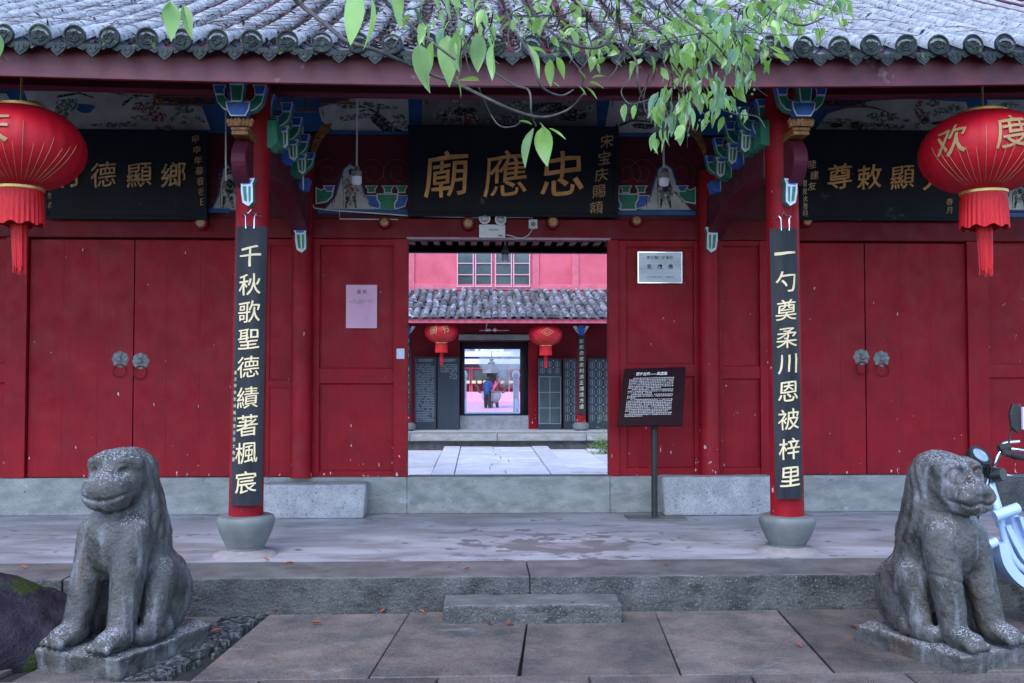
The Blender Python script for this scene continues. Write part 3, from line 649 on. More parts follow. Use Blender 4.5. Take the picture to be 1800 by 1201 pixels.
def gable(xc, w_, peak, robe, lab):
    pts = [(xc - w_, 369), (xc - w_ * .55, 345), (xc - w_ * .38, 318), (xc - w_ * .24, peak + 8), (xc, peak), (xc + w_ * .24, peak + 8), (xc + w_ * .38, 318), (xc + w_ * .55, 345), (xc + w_, 369)]
    o = layered(pts, YF, M['bluepaint'], M['plaster'], 2.6, hall, 'painted_gable', .006); o['label'] = lab
    pl = [('w', blob(xc, 335, 13, 24, 16, 3)), ('k', blob(xc + 2, 302, 6, 6, 12, 2)), ('r' if robe else 'k', blob(xc + 4, 330, 9, 14, 14, 5)), ('k', limb([(xc - 14, 300), (xc - 12, 366)], .9)), ('w', limb([(xc + 8, 330), (xc + 22, 342), (xc + 32, 356)], 3)),
          ('k', limb([(xc - 5, 345), (xc - 8, 366)], 3)), ('k', limb([(xc + 6, 345), (xc + 10, 366)], 3)), ('k', limb([(xc - 32, 350), (xc - 32, 364)], 1)), ('k', limb([(xc - 28, 348), (xc - 28, 358)], 1))]
    for k, (kd, pp) in enumerate(pl):
        MB().prism(pixpoly(pp, YF - .01), 'y', YF - .0115 - .0006 * k, YF - .0095).build('painted_figure', {'w': M['inkgrey'], 'k': M['ink'], 'r': M['inkred']}[kd], o)
gable(616, 44, 290, True, 'painted gable panel with a robed figure holding a staff'); gable(1169, 44, 290, False, 'painted gable panel with a dark armoured figure')
gable(400, 26, 290, False, 'grey painted gable with small writing'); gable(1792, 34, 290, False, 'grey painted gable at the right')
for cx in (578, 655, 700, 1128, 1100, 1195):
    c = P(cx, 303, YF); pts = [(c.x + (.035 + .012 * t) * math.cos(t * 1.0 + (0 if cx < 900 else math.pi)), YF - .004, c.z + (.035 + .012 * t) * math.sin(t)) for t in [i * .35 for i in range(30)]]
    MB().tube(pts, .0035, 5).build('scroll_carving', M['brownfret'], hall, smooth=True)
# pegs on the header beam
for px, py, gold, r_ in ((677, 393, 1, 11), (823, 395, 1, 12), (971, 393, 1, 12), (1117, 390, 1, 11), (357, 394, 1, 12), (1415, 391, 1, 11)):
    c = P(px, py, YW); rr = r_ * YW / F
    o = MB().lathe([(rr, 0), (rr, .075), (rr * .9, .085), (rr * .0, .086)], (c.x, YW, c.z), 12, axis='y').build('beam_peg', M['red2'], hall, smooth=True)
    mb = MB(); n = 10; vs = [(c.x, YW - .100, c.z)]
    for k in range(n * 2):
        a = 3.1416 * k / n; q = rr * (.74 if k % 2 == 0 else .5); vs.append((c.x + q * math.cos(a), YW - .089, c.z + q * math.sin(a)))
    mb.add(vs, [(0, 1 + k, 1 + (k + 1) % (2 * n)) for k in range(2 * n)]); mb.build('gold_flower', M['dimgold'], o)
# ------------------------------------------------------------------ porch columns with brackets
def cluster(cx, cz, Y, s, name='bracket_set'):
    """cup-and-arm bracket set facing the front, centre bottom at (cx,cz), s = metres per template pixel"""
    o = thing_part(name, (cx, Y, cz))
    def L(pts, dy, edge, face, th, nm, grow=1.6):
        grow *= .68
        n = len(pts); A = sum(pts[i][0] * pts[(i + 1) % n][1] - pts[(i + 1) % n][0] * pts[i][1] for i in range(n)); sg = 1 if A > 0 else -1; outp = []
        for i in range(n):
            p0, p1, p2 = pts[i - 1], pts[i], pts[(i + 1) % n]
            e1 = Vector((p1[0] - p0[0], p1[1] - p0[1])).normalized(); e2 = Vector((p2[0] - p1[0], p2[1] - p1[1])).normalized()
            n1, n2 = Vector((e1.y, -e1.x)) * sg, Vector((e2.y, -e2.x)) * sg; b = n1 + n2; b = b / max(b.dot(n1), .5) if b.length > 1e-6 else n1
            outp.append((p1[0] - b.x * grow, p1[1] - b.y * grow))
        mb = MB(); mb.prism([(cx + a * s, cz + b * s) for a, b in pts], 'y', Y - dy - th + .008, Y - dy, 1); mb.prism([(cx + a * s * 1.0, cz + b * s) for a, b in pts], 'y', Y - dy - th, Y - dy - th + .0078, 0); mb.prism([(cx + a * s, cz + b * s) for a, b in outp], 'y', Y - dy - th - .003, Y - dy - th + .001, 1)
        mb.build(nm, [edge, face], o)
    for sg in (-1, 1):
        L([(sg * 5, 14), (sg * 5, 36), (sg * 16, 30), (sg * 22, 32), (sg * 27, 40), (sg * 42, 40), (sg * 38, 26), (sg * 28, 15), (sg * 16, 11)], .0, M['white'], M['green'], .09, 'bracket_arm', 2.4)
        L([(sg * 25, 40), (sg * 42, 40), (sg * 46, 57), (sg * 22, 57), (sg * 26, 48)], .008, M['white'], M['blue'], .09, 'bracket_cup', 2.4)
    L([(-13, 0), (13, 0), (19, 12), (21, 25), (-21, 25), (-19, 12)], .05, M['white'], M['blue'], .09, 'bracket_cup', 2.8)
    L([(-9, 22), (9, 22), (12, 52), (-12, 52)], .09, M['white'], M['green'], .09, 'bracket_tongue', 2.8)
    L([(-12, 52), (12, 52), (17, 66), (-17, 66)], .10, M['white'], M['blue'], .09, 'bracket_cup', 2.4)
    return o
def thing_part(name, loc):
    o = bpy.data.objects.new(name, None); COL.objects.link(o); o.parent = hall; o.location = loc; ORI[o.name] = Vector(loc); o.empty_display_size = .05; return o
def corbel(c, Y, s, sg):
    """small blue and green end block that curls to the side sg"""
    pts = [(-sg * 15, 24), (sg * 15, 26), (sg * 11, 16), (sg * 12, 0), (sg * 12, -16), (sg * 4, -24), (-sg * 6, -18), (-sg * 9, 0), (-sg * 9, 14)]
    mb = MB(); mb.prism([(c.x + a * s, c.z + b * s) for a, b in pts], 'y', Y - .072, Y, 2); mb.prism([(c.x + a * s, c.z + b * s) for a, b in pts], 'y', Y - .08, Y - .0725, 0)
    mb.prism([(c.x + a * s, c.z + b * s) for a, b in [(-sg * 9, 21), (sg * 10, 22), (sg * 7, 15), (-sg * 6, 14)]], 'y', Y - .084, Y - .079, 1)
    mb.prism([(c.x + a * s, c.z + b * s) for a, b in [(-sg * 6, 11), (sg * 0, 11), (sg * 2, -17), (-sg * 3, -14)]], 'y', Y - .084, Y - .079, 2)
    mb.prism([(c.x + a * s, c.z + b * s) for a, b in [(sg * 4, 11), (sg * 8, 11), (sg * 8, -14), (sg * 5, -18)]], 'y', Y - .084, Y - .079, 2)
    mb.build('corbel', [M['white'], M['blue'], M['green']], hall)
def porch(side):
    sg = -1 if side == 'L' else 1
    bx = 432 if side == 'L' else 1384; tx = 446 if side == 'L' else 1374
    b = P(bx, 930, YC); t_ = P(tx, 260, YC); rad = .127
    # stone pedestal
    z0 = PT; c = Vector((b.x, YC, 0)); k_ = YC / F
    MB().lathe([(.245, z0 - .01), (.235, z0 + .012), (.20, z0 + .03), (.14, z0 + .045)], c, 36).build('mortar_ring', M['mortar'], hall, smooth=True)
    zb, zt = z0 + .035, Z(907, YC, bx) + .01
    h = zt - zb
    MB().lathe([(p_.x, p_.y) for p_ in smoothpts([Vector((a_, zb + h * b_, 0)) for a_, b_ in ((.132, 0), (.140, .12), (.147, .15), (.172, .34), (.200, .60), (.213, .78), (.212, .90), (.196, .985), (.13, 1.0))], 5)], c, 48).build('pedestal', M['bowl'], hall, smooth=True)
    zs = [zt - .002, 1.2, 2.0, 2.9, Z(150, YC, tx)]
    pts = []
    for z_ in zs:
        u = (z_ - zt) / (t_.z - zt); pts.append((b.x + (t_.x - b.x) * u, YC, z_))
    MB().tube(pts, [rad, rad, rad * .99, rad * .97, rad * .95], 32).build('column', M['red'], hall, smooth=True)
    # crescent bracket before the column, gilt lotus, bracket sets
    fx = P(425 if side == 'L' else 1400, 280, YC - .25).x
    za, zb2 = Z(236, YC - .3, bx), Z(322, YC - .3, bx)
    cr = []
    n = 12
    for i in range(n + 1):
        u = i / n; cr.append((YC - .10 - .26 * math.sin(math.pi * (.12 + .80 * u))**.8, zb2 + (za - zb2) * u))
    poly = cr + [(YC - .05, za), (YC - .05, zb2)]
    MB().prism(poly, 'x', fx - .055, fx + .055).build('crescent_bracket', M['plum'], hall, bevel=.01)
    xg = P(425 if side == 'L' else 1404, 225, YC - .32).x; zg0, zg1 = Z(239, YC - .3, bx), Z(212, YC - .3, bx)
    mb = MB(); yy = YC - .32
    mb.box(xg - .06, xg + .06, yy - .06, yy + .3, zg0 - .01, zg0 + .02)
    mb.box(xg - .065, xg + .065, yy - .065, yy + .2, zg0 + .022, zg0 + .045)
    for k in range(7):
        a = -math.pi / 2 + (k - 3) * .42; px_, py_ = math.cos(a), math.sin(a)
        x_ = xg + (k - 3) * .024
        mb.prism([(x_ - .013, zg0 + .05), (x_ + .013, zg0 + .05), (x_ + .017 + .004 * (k - 3), zg1 - .02), (x_ + .005 * (k - 3), zg1), (x_ - .017 + .004 * (k - 3), zg1 - .02)], 'y', yy - .085 + .006 * abs(k - 3), yy - .03)
    mb.build('gilt_lotus', M['ochre'], hall, bevel=.004)
    cluster(xg, zg1 - .003, YC - .30, .0042)
    cc = P(437 if side == 'L' else 1387, 342, YC - .15); corbel(cc, YC - .15, .0042, -sg)
    # curved beam from column back to the wall pillar
    xp = X(531 if side == 'L' else 1246, YW); xc = (t_.x + xp) / 2
    top, bot = [], []
    for i in range(15):
        u = i / 14; y = YC + .05 + (YW - .05 - YC - .05) * u
        top.append((y, 3.40 + .10 * math.sin(math.pi * min(u * 1.2, 1)) - .10 * u))
        bot.append((y, 3.12 + .10 * math.sin(math.pi * u * .9) - .24 * u**2.2))
    MB().prism(top + bot[::-1], 'x', xc - .085, xc + .085).build('curved_beam', M['plum'], hall, bevel=.012)
    c2 = P(529 if side == 'L' else 1251, 424, YW - .12); corbel(c2, YW - .10, .0050, -sg if side == 'L' else -sg)
    # bracket sets standing along that beam, on alternating painted blocks
    for k, (dy, zb_, sc_) in enumerate(((.22, 3.47, .0042), (.62, 3.46, .0042), (1.02, 3.43, .0040), (1.40, 3.38, .0036))):
        x_ = xc - sg * .075
        MB().prism([(x_ - .10, zb_ - .01), (x_ - .07, zb_ - .11), (x_ + .07, zb_ - .11), (x_ + .10, zb_ - .01)], 'y', YC + dy - .02, YC + dy + .16).build('bracket_block', M['green'] if k % 2 == 0 else M['blue'], hall, bevel=.005)
        MB().prism([(x_ - .02, zb_ - .012), (x_ - .012, zb_ - .108), (x_ + .004, zb_ - .108), (x_ + .006, zb_ - .012)], 'y', YC + dy - .026, YC + dy - .019).build('white_stripe', M['white'], hall)
        cluster(x_, zb_, YC + dy, sc_)
        if k < 3: corbel(Vector((x_ - sg * .10, 0, zb_ - .02)), YC + dy + .05, .0036, -sg)
    q0, q1 = (P(448, 262, YC - .02), P(486, 212, YC - .02)) if side == 'L' else (P(1335, 262, YC - .02), P(1372, 212, YC - .02))
    MB().prism([(q0.x, q1.z), (q1.x, q1.z), (q1.x + sg * -.02, q0.z + .05), (q1.x + sg * .04, q0.z), (q0.x, q0.z + .03)], 'y', YC - .05, YC + .14).build('bracket_block', M['green'], hall, bevel=.006)
porch('L'); porch('R')
# fretwork under the eaves at both sides of each column
def fret(x0, x1, y0, y1, Y):
    mb = MB(); a, b = P(x0, y1, Y), P(x1, y0, Y); w_, h_ = b.x - a.x, b.z - a.z; t = .016
    mb.box(a.x, b.x, Y, Y + .03, b.z - t, b.z); mb.box(a.x, b.x, Y, Y + .03, a.z, a.z + t)
    n = max(2, int(w_ / .13)); u = w_ / n
    for i in range(n):
        x = a.x + i * u
        mb.box(x + .004, x + t, Y + .002, Y + .028, a.z + t, b.z - t * 2 - (.02 if i % 2 else 0))
        mb.box(x + t, x + u * .7, Y + .002, Y + .028, a.z + h_ * .62, a.z + h_ * .62 + t * .8)
        mb.box(x + u * .7 - t, x + u * .7, Y + .002, Y + .028, a.z + h_ * .32, a.z + h_ * .62)
        mb.box(x + u * .35, x + u * .7 - t, Y + .002, Y + .028, a.z + h_ * .32, a.z + h_ * .32 + t * .8)
    mb.build('fretwork', M['brownfret'], hall, bevel=.002)
fret(268, 378, 168, 184, YW - .04); fret(478, 560, 166, 196, YW - .35); fret(560, 622, 166, 182, YW - .04); fret(1448, 1530, 168, 188, YW - .04); fret(1235, 1345, 166, 190, YW - .35)
# gilt carved spandrels where the beam meets the wall
for pts in ([(548, 262), (556, 238), (566, 222), (584, 218), (578, 232), (566, 246), (556, 268), (549, 280)], [(1240, 262), (1232, 238), (1222, 224), (1206, 220), (1212, 234), (1224, 248), (1234, 268), (1239, 280)]):
    MB().prism(pixpoly(pts, YW - .1), 'y', YW - .14, YW - .1).build('carved_spandrel', M['ochre'], hall, bevel=.004)

# ------------------------------------------------------------------ roof of the gate hall
YR = 6.42
ZR = P(900, 80, YR).z
def lift(x): return .045 * (abs(x) / 3.6)**2
def roofz(s): return .455 * s + .018 * s * s
SL = math.atan(.47)
roof = thing_part('roof', (0, YR, ZR))
seg = 24
def strip(y0, y1, zf0, zf1, name, m, parent, bevel=0):
    vs, fs = [], []
    for i in range(seg + 1):
        x = -HX - .3 + (2 * HX + .6) * i / seg; l_ = lift(x)
        vs += [(x, y0, zf0 + l_), (x, y1, zf0 + l_), (x, y1, zf1 + l_), (x, y0, zf1 + l_)]
    for i in range(seg):
        a, b = i * 4, i * 4 + 4
        for k in range(4): fs.append((a + k, a + (k + 1) % 4, b + (k + 1) % 4, b + k))
    fs += [(3, 2, 1, 0), (seg * 4, seg * 4 + 1, seg * 4 + 2, seg * 4 + 3)]
    mb = MB(); mb.add(vs, fs); return mb.build(name, m, parent, bevel=bevel)
zf = Z(152, YR + .1); 
strip(YR + .10, YR + .135, zf, Z(96, YR + .1) + .0, 'fascia_board', M['fascia'], hall, .004)
strip(YC + .02, YC + .16, Z(167, YC), Z(140, YC), 'eave_purlin', M['plum'], hall, .01)
# roof deck underside and rafters
vs, fs = [], []
for i in range(seg + 1):
    x = -HX - .3 + (2 * HX + .6) * i / seg
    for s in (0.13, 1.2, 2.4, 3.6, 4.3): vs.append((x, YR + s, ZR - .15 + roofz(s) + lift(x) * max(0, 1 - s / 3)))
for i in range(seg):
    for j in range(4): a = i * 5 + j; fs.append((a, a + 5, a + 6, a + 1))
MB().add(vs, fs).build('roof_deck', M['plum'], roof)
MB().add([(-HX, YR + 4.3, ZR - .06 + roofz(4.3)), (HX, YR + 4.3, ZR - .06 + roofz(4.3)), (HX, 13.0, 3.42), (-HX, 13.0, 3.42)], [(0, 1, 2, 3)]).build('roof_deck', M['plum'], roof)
rm = meshof(MB().add([(-.035, .2, -.12 + roofz(.2) - .02), (.035, .2, -.12 + roofz(.2) - .02), (.035, 3.2, -.14 + roofz(3.2)), (-.035, 3.2, -.14 + roofz(3.2)), (-.035, .2, -.065 + roofz(.2)), (.035, .2, -.065 + roofz(.2)), (.035, 3.2, -.065 + roofz(3.2)), (-.035, 3.2, -.065 + roofz(3.2))],
        [(0, 1, 2, 3), (0, 4, 5, 1), (1, 5, 6, 2), (3, 7, 4, 0), (4, 7, 6, 5)]), 'rafter', M['plum'])
for i in range(56): inst('rafter', rm, roof, (-HX + .13 + i * .26, YR, ZR + lift(-HX + .13 + i * .26)))
# tiles
R0, PITCHX, TL = .066, .232, .20
def cover_mesh(L=TL + .02):
    vs, fs = [], []; n = 8
    for j, (y, rr) in enumerate(((-L / 2, R0 * 1.06), (-L / 2 + .014, R0 * 1.03), (L / 2, R0 * .93))):
        for k in range(n + 1):
            a = math.pi * k / n; vs.append((rr * math.cos(a), y, rr * math.sin(a)))
    for j in range(2):
        for k in range(n): a = j * (n + 1) + k; fs.append((a, a + 1, a + n + 2, a + n + 1))
    b = len(vs)
    for k in range(n + 1): a = math.pi * k / n; vs.append((R0 * .86 * math.cos(a), -L / 2, R0 * .86 * math.sin(a)))
    for k in range(n): fs.append((k + 1, k, b + k, b + k + 1))
    return vs, fs
cv = cover_mesh(); cover = meshof(MB().add(*cv), 'roof_tile', M['tile'], True)
stuff_c, stuff_p = MB(), MB(); count = 0
nrow = 56; x0r = X(60, YR) - PITCHX * 9
def place(mb, vs, fs, loc, rx, s=1):
    mt = Matrix.Translation(loc) @ Matrix.Rotation(rx, 4, 'X'); mb.add([mt @ Vector(v) for v in vs], fs)
pan_v, pan_f = [], []
for j, y in enumerate((-.13, .13)):
    for k in range(7):
        a = math.pi * (1.12 + .76 * k / 6); pan_v.append((.115 * math.cos(a), y, .115 * math.sin(a) + .075 + (.012 if j == 0 else 0)))
for k in range(6): pan_f.append((k, k + 1, k + 8, k + 7))
disc_mb = MB()
disc_mb.lathe([(R0 * 1.02, -.02), (R0 * 1.1, 0), (R0 * 1.1, .012), (R0 * .95, .014), (R0 * .88, .006), (0, .006)], (0, 0, 0), 24, axis='y')
pts = [(R0 * .62 * math.cos(t) * (1 - t / 14), -.008, R0 * .62 * math.sin(t) * (1 - t / 14)) for t in [i * .5 for i in range(18)]]
disc_mb.tube(pts, [.006] * 17 + [.002], 5)
for q in range(5): a = q * 1.3; disc_mb.tube([(R0 * .2 * math.cos(a), -.009, R0 * .2 * math.sin(a)), (R0 * .55 * math.cos(a + .5), -.010, R0 * .55 * math.sin(a + .5)), (R0 * .75 * math.cos(a + .3), -.007, R0 * .75 * math.sin(a + .3))], .0045, 4)
disc = meshof(disc_mb, 'eave_tile', M['eavetile'], True)
drip_pl = [(-.098, .012), (-.07, -.004), (0, -.012), (.07, -.004), (.098, .012), (.088, -.030), (.060, -.045), (.046, -.040), (.030, -.062), (0, -.088), (-.030, -.062), (-.046, -.040), (-.060, -.045), (-.088, -.030)]
dmb = MB(); dmb.prism(drip_pl, 'y', -.008, .006); dmb.prism([(a * .75, b * .72 - .006) for a, b in drip_pl], 'y', -.012, -.008)
for q in range(4): dmb.tube([(-.05 + .033 * q, -.014, -.02), (-.04 + .028 * q, -.015, -.042)], .005, 4)
drip = meshof(dmb, 'drip_tile', M['eavetile'])
J = random.Random(5)
for i in range(nrow):
    x = x0r + i * PITCHX + J.uniform(-.008, .008); l_ = lift(x)
    if x > HX + .2: break
    inst('eave_tile', disc, roof, (x, YR, ZR + l_ + J.uniform(-.006, .006)), (R(-8) + J.uniform(-.05, .05), J.uniform(0, 6.28), J.uniform(-.04, .04)))
    inst('drip_tile', drip, roof, (x + PITCHX / 2, YR + .012, ZR + lift(x + PITCHX / 2) - .036 + J.uniform(-.006, .006)), (R(-6), J.uniform(-.04, .04), 0), (1.12, 1, 1.18))
    vis = X(-30, YR + .8) < x < X(1830, YR + .8)
    for j in range(21):
        s = .11 + j * TL; sl_ = math.atan(.455 + .036 * s)
        lf = l_ * max(0, 1 - s / 3); loc = (x + J.uniform(-.006, .006), YR + s, ZR + roofz(s) + lf - .02 + J.uniform(-.003, .003))
        rot = (sl_ + J.uniform(-.02, .02) + R(2.5), 0, J.uniform(-.03, .03))
        if vis and j < 8 and count < 298: inst('roof_tile', cover, roof, loc, rot); count += 1
        else: place(stuff_c, cv[0], cv[1], loc, rot[0])
        place(stuff_p, pan_v, pan_f, (x + PITCHX / 2, YR + s + .045, ZR + roofz(s + .045) + lf - .055), sl_)
stuff_c.build('cover_tiles', M['tile'], roof, smooth=True, kind='stuff'); stuff_p.build('pan_tiles', M['tile_dark'], roof, smooth=True, kind='stuff')
strip(YR + 4.28, YR + 4.55, ZR + roofz(4.2), ZR + roofz(4.2) + .35, 'ridge', M['tile'], roof)
# fallen leaves and twigs on the roof
lm = MB(); L_ = random.Random(9)
for i in range(6800):
    u = L_.random(); x = L_.gauss(.1, 1.25) if u < .75 else L_.uniform(-4.3, 4.0)
    if x > 1.7 and L_.random() < .8: continue
    s = L_.uniform(0.02, 2.3); ph = (x - x0r) / PITCHX % 1; tr = abs(ph - .5) < .27
    if not tr and L_.random() < .72: continue
    h = -.035 if tr else R0 * math.sqrt(max(0, 1 - ((min(ph, 1 - ph) * PITCHX) / R0)**2)) if min(ph, 1 - ph) * PITCHX < R0 else -.02
    z = ZR + roofz(s) + lift(x) + h + L_.uniform(0, .035); a = L_.uniform(0, 6.28); ln = L_.uniform(.012, .038); wd = ln * L_.uniform(.2, .42)
    d = Vector((math.cos(a), math.sin(a), L_.uniform(-.6, .8))); n_ = Vector((-math.sin(a), math.cos(a), L_.uniform(-.5, .5))); c = Vector((x, YR + s, z))
    lm.add([c - d * ln, c + n_ * wd + Vector((0, 0, .004)), c + d * ln, c - n_ * wd], [(0, 1, 2, 3)], (0 if L_.random() < .78 else 2) if L_.random() < .95 else 1)
for i in range(420):
    x = L_.gauss(-.2, 1.7); s = L_.uniform(.1, 2.2); a = L_.uniform(0, 3.14); ln = L_.uniform(.05, .28); c = Vector((x, YR + s, ZR + roofz(s) + lift(x) + .05 + L_.uniform(0, .03)))
    d = Vector((math.cos(a), math.sin(a) * .8, math.sin(a) * .38)); lm.tube([c - d * ln, c + Vector((0, 0, L_.uniform(0, .03))), c + d * ln], .0022, 4, 0, False)
tag(lm.build('leaf_litter', [M['litter'], M['redleaf'], M['tile']]), 'brown fallen leaves and twigs caught between the roof tiles', 'leaf litter', kind='stuff')
# rear eave seen through the doorway
YB = 13.0
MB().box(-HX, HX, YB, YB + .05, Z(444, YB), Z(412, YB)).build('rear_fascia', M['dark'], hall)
MB().box(-HX, HX, YB - .01, YB + .06, Z(445.5, YB), Z(443.6, YB)).build('rear_fascia_edge', mat('pale_edge', (.35, .22, .28), (.3, .2, .25), 5, .6, 0), hall)
rb = meshof(MB().box(-.04, .04, -.45, 0, 0, .16), 'rafter', M['red2'])
xx = X(640, YB)
for i in range(28): inst('rafter', rb, hall, (xx + i * .163, YB - .01, Z(434, YB) + .002))
MB().box(-HX, HX, YB - 1.6, YB - .46, Z(428, YB), Z(428, YB) + .4).build('tie_beam', M['plum'], hall)
for s_ in (-1, 1): MB().box(s_ * 1.75 + .35 - .06, s_ * 1.75 + .35 + .06, YW + .2, YB, PT, 3.3).build('side_wall', M['red2'], hall)

# ------------------------------------------------------------------ name boards
def plaque(name, label, quad, Ytop, Ybot, chars, small, frame=True):
    (xa, xb, ya, yb) = quad; Y = Ybot; A = P(xa, yb, Y); B = P(xb, ya, Y)
    t = thing(name, label, 'name board', ((A.x + B.x) / 2, Y, A.z), 'name boards above the doors')
    MB().box(A.x, B.x, Y, Y + .05, A.z, B.z).build('board', M['black'], t, bevel=.008)
    fr = MB(); w_ = .035
    fr.box(A.x, B.x, Y - .012, Y - .001, B.z - w_, B.z).box(A.x, B.x, Y - .012, Y - .001, A.z, A.z + w_).box(A.x, A.x + w_, Y - .012, Y - .001, A.z + w_ + .001, B.z - w_ - .001).box(B.x - w_, B.x, Y - .012, Y - .001, A.z + w_ + .001, B.z - w_ - .001)
    if frame: fr.build('frame', M['black'], t, bevel=.004)
    for ch, px, py, sz, m in chars:
        c = P(px, py, Y); put_char(ch, sz * Y / F, (c.x, Y - .001, c.z), t, m, depth=.014, weight=.013, wob=.016, tilt=.12)
    for ch, px, py, sz, m in small:
        c = P(px, py, Y); put_char(ch, sz * Y / F, (c.x, Y - .001, c.z), t, m, depth=.004, name='inscription', weight=.0, wob=.008, tilt=.15)
    t.rotation_euler = (R(3.0), 0, 0)
    return t
YP = YW - .10
plaque('name_board', 'large black name board with three gold characters above the open doorway', (717, 1086, 225, 380), YP, YP,
       [('廟', 784, 307, 84, M['gold']), ('應', 888, 306, 84, M['gold']), ('忠', 988, 306, 84, M['gold'])],
       [(c, 1066 - i * 4.5, 250 + i * 29, 25, M['dimgold']) for i, c in enumerate('宋宝庆賜額')])
plaque('name_board', 'black name board half hidden behind the left red lantern', (78, 366, 232, 385), YP, YP,
       [('鄉', 307, 308, 46, M['dimgold']), ('顯', 247, 309, 46, M['dimgold']), ('德', 184, 308, 46, M['dimgold']), ('行', 124, 308, 46, M['dimgold'])],
       [(c, 346 + i * 2, 247 + i * 18, 15, M['dimgold']) for i, c in enumerate('甲申年暮春谷日')] + [(c, 86, 345 + i * 16, 12, M['dimgold']) for i, c in enumerate('敬献')])
plaque('name_board', 'black name board half hidden behind the right red lantern', (1405, 1700, 232, 387), YP, YP,
       [('尊', 1474, 311, 48, M['gold']), ('敕', 1526, 312, 46, M['gold']), ('顯', 1584, 313, 46, M['gold']), ('大', 1640, 313, 46, M['gold'])],
       [(c, 1424 + (2, 6, 2)[i], 290 + i * 19, 16, M['cream']) for i, c in enumerate('陸建友')] + [(c, 1411 + i, 324 + i * 13, 13, M['cream']) for i, c in enumerate('國敬秋吉旦')] + [(c, 1668, 355 + i * 15, 13, M['dimgold']) for i, c in enumerate('春月')])

# ------------------------------------------------------------------ couplet boards on the columns
def couplet(name, label, text, topx, botx, y0, y1, hw_, gap, smalltxt=None, tagx=0):
    Y = YC - .15; T, B = P(topx, y0, Y), P(botx, y1, Y)
    t = thing(name, label, 'couplet board', (B.x, Y, B.z), 'couplet boards on the porch columns')
    vs, fs = [], []; n = 10; m_ = 24
    Rr = .165; W = hw_ * Y / F; amax = math.asin(W / Rr)
    for j in range(m_ + 1):
        u = j / m_; cx = T.x + (B.x - T.x) * u; z = T.z + (B.z - T.z) * u
        for k in range(n + 1):
            a = -amax + 2 * amax * k / n; vs.append((cx + Rr * math.sin(a), YC - Rr * math.cos(a), z))
        for k in range(n + 1):
            a = amax - 2 * amax * k / n; vs.append((cx + (Rr - .024) * math.sin(a), YC - (Rr - .024) * math.cos(a), z))
    q = 2 * (n + 1)
    for j in range(m_):
        for k in range(q): fs.append((j * q + k, (j + 1) * q + k, (j + 1) * q + (k + 1) % q, j * q + (k + 1) % q))
    fs.append(tuple(range(q))); fs.append(tuple(range(m_ * q, m_ * q + q))[::-1])
    MB().add(vs, fs).build('board', M['board_black'], t, smooth=True)
    def wrap(me, cx, z):
        bm = bmesh.new(); bm.from_mesh(me); x_ = -W
        while x_ < W: bmesh.ops.bisect_plane(bm, geom=bm.verts[:] + bm.edges[:] + bm.faces[:], plane_co=(x_, 0, 0), plane_no=(1, 0, 0)); x_ += .012
        bm.to_mesh(me); bm.free()
        for v in me.vertices:
            a = v.co.x / Rr; d = v.co.y; v.co = (cx + (Rr + .001 - d) * math.sin(a) - B.x, YC - (Rr + .001 - d) * math.cos(a) - Y, z + v.co.z - B.z)
    for i, (ch, py) in enumerate(text):
        u = (py - y0) / (y1 - y0); cx = T.x + (B.x - T.x) * u; z = P(botx, py, YC - Rr).z
        me = char_mesh(ch, 40 * Y / F, .005, M['cream'], weight=.006, wob=.013, tilt=.10); wrap(me, cx + .002, z)
        o = bpy.data.objects.new('character', me); COL.objects.link(o); o.parent = t
    if smalltxt:
        for i, ch in enumerate(smalltxt):
            py = 655 + i * (820 - 655) / len(smalltxt); u = (py - y0) / (y1 - y0); cx = T.x + (B.x - T.x) * u
            me = char_mesh(ch, 7.5 * Y / F, 0, M['cream'], simple=True, weight=0.0, tilt=0)
            for v in me.vertices: v.co.x -= W * .90
            wrap(me, cx, P(botx, py, YC - Rr).z)
            o = bpy.data.objects.new('inscription', me); COL.objects.link(o); o.parent = t
    # wire hanger and hooks
    mb = MB(); cz = T.z
    for s_ in (-1, 1):
        mb.tube([(T.x + s_ * .03, YC - .18, cz - .02), (T.x + s_ * .032, YC - .18, cz + .07), (T.x + s_ * .045, YC - .165, cz + .095), (T.x + s_ * .02, YC - .15, cz + .10), (T.x, YC - .14, cz + .13)], .0045, 6)
        mb.tube([(T.x + s_ * .045, YC - .165, cz + .085), (T.x + s_ * .075, YC - .12, cz + .085)], .007, 6)
    mb.build('wire_hanger', M['chrome'], t, smooth=True)
couplet('couplet_board', 'long black board with nine cream characters on the left porch column', [(c, y) for c, y in zip('千秋歌聖德績著楓宸', (450, 500, 548, 596, 645, 699, 748, 796, 848))], 441, 431, 398, 889, 26.5, 0, '歲次甲申年仲秋月吉日信士敬獻')
couplet('couplet_board', 'long black board with nine cream characters on the right porch column', [(c, y) for c, y in zip('一勺奠柔川恩被梓里', (445, 495, 545, 594, 640, 688, 737, 789, 838))], 1378, 1389, 402, 877, 24.5, 0)

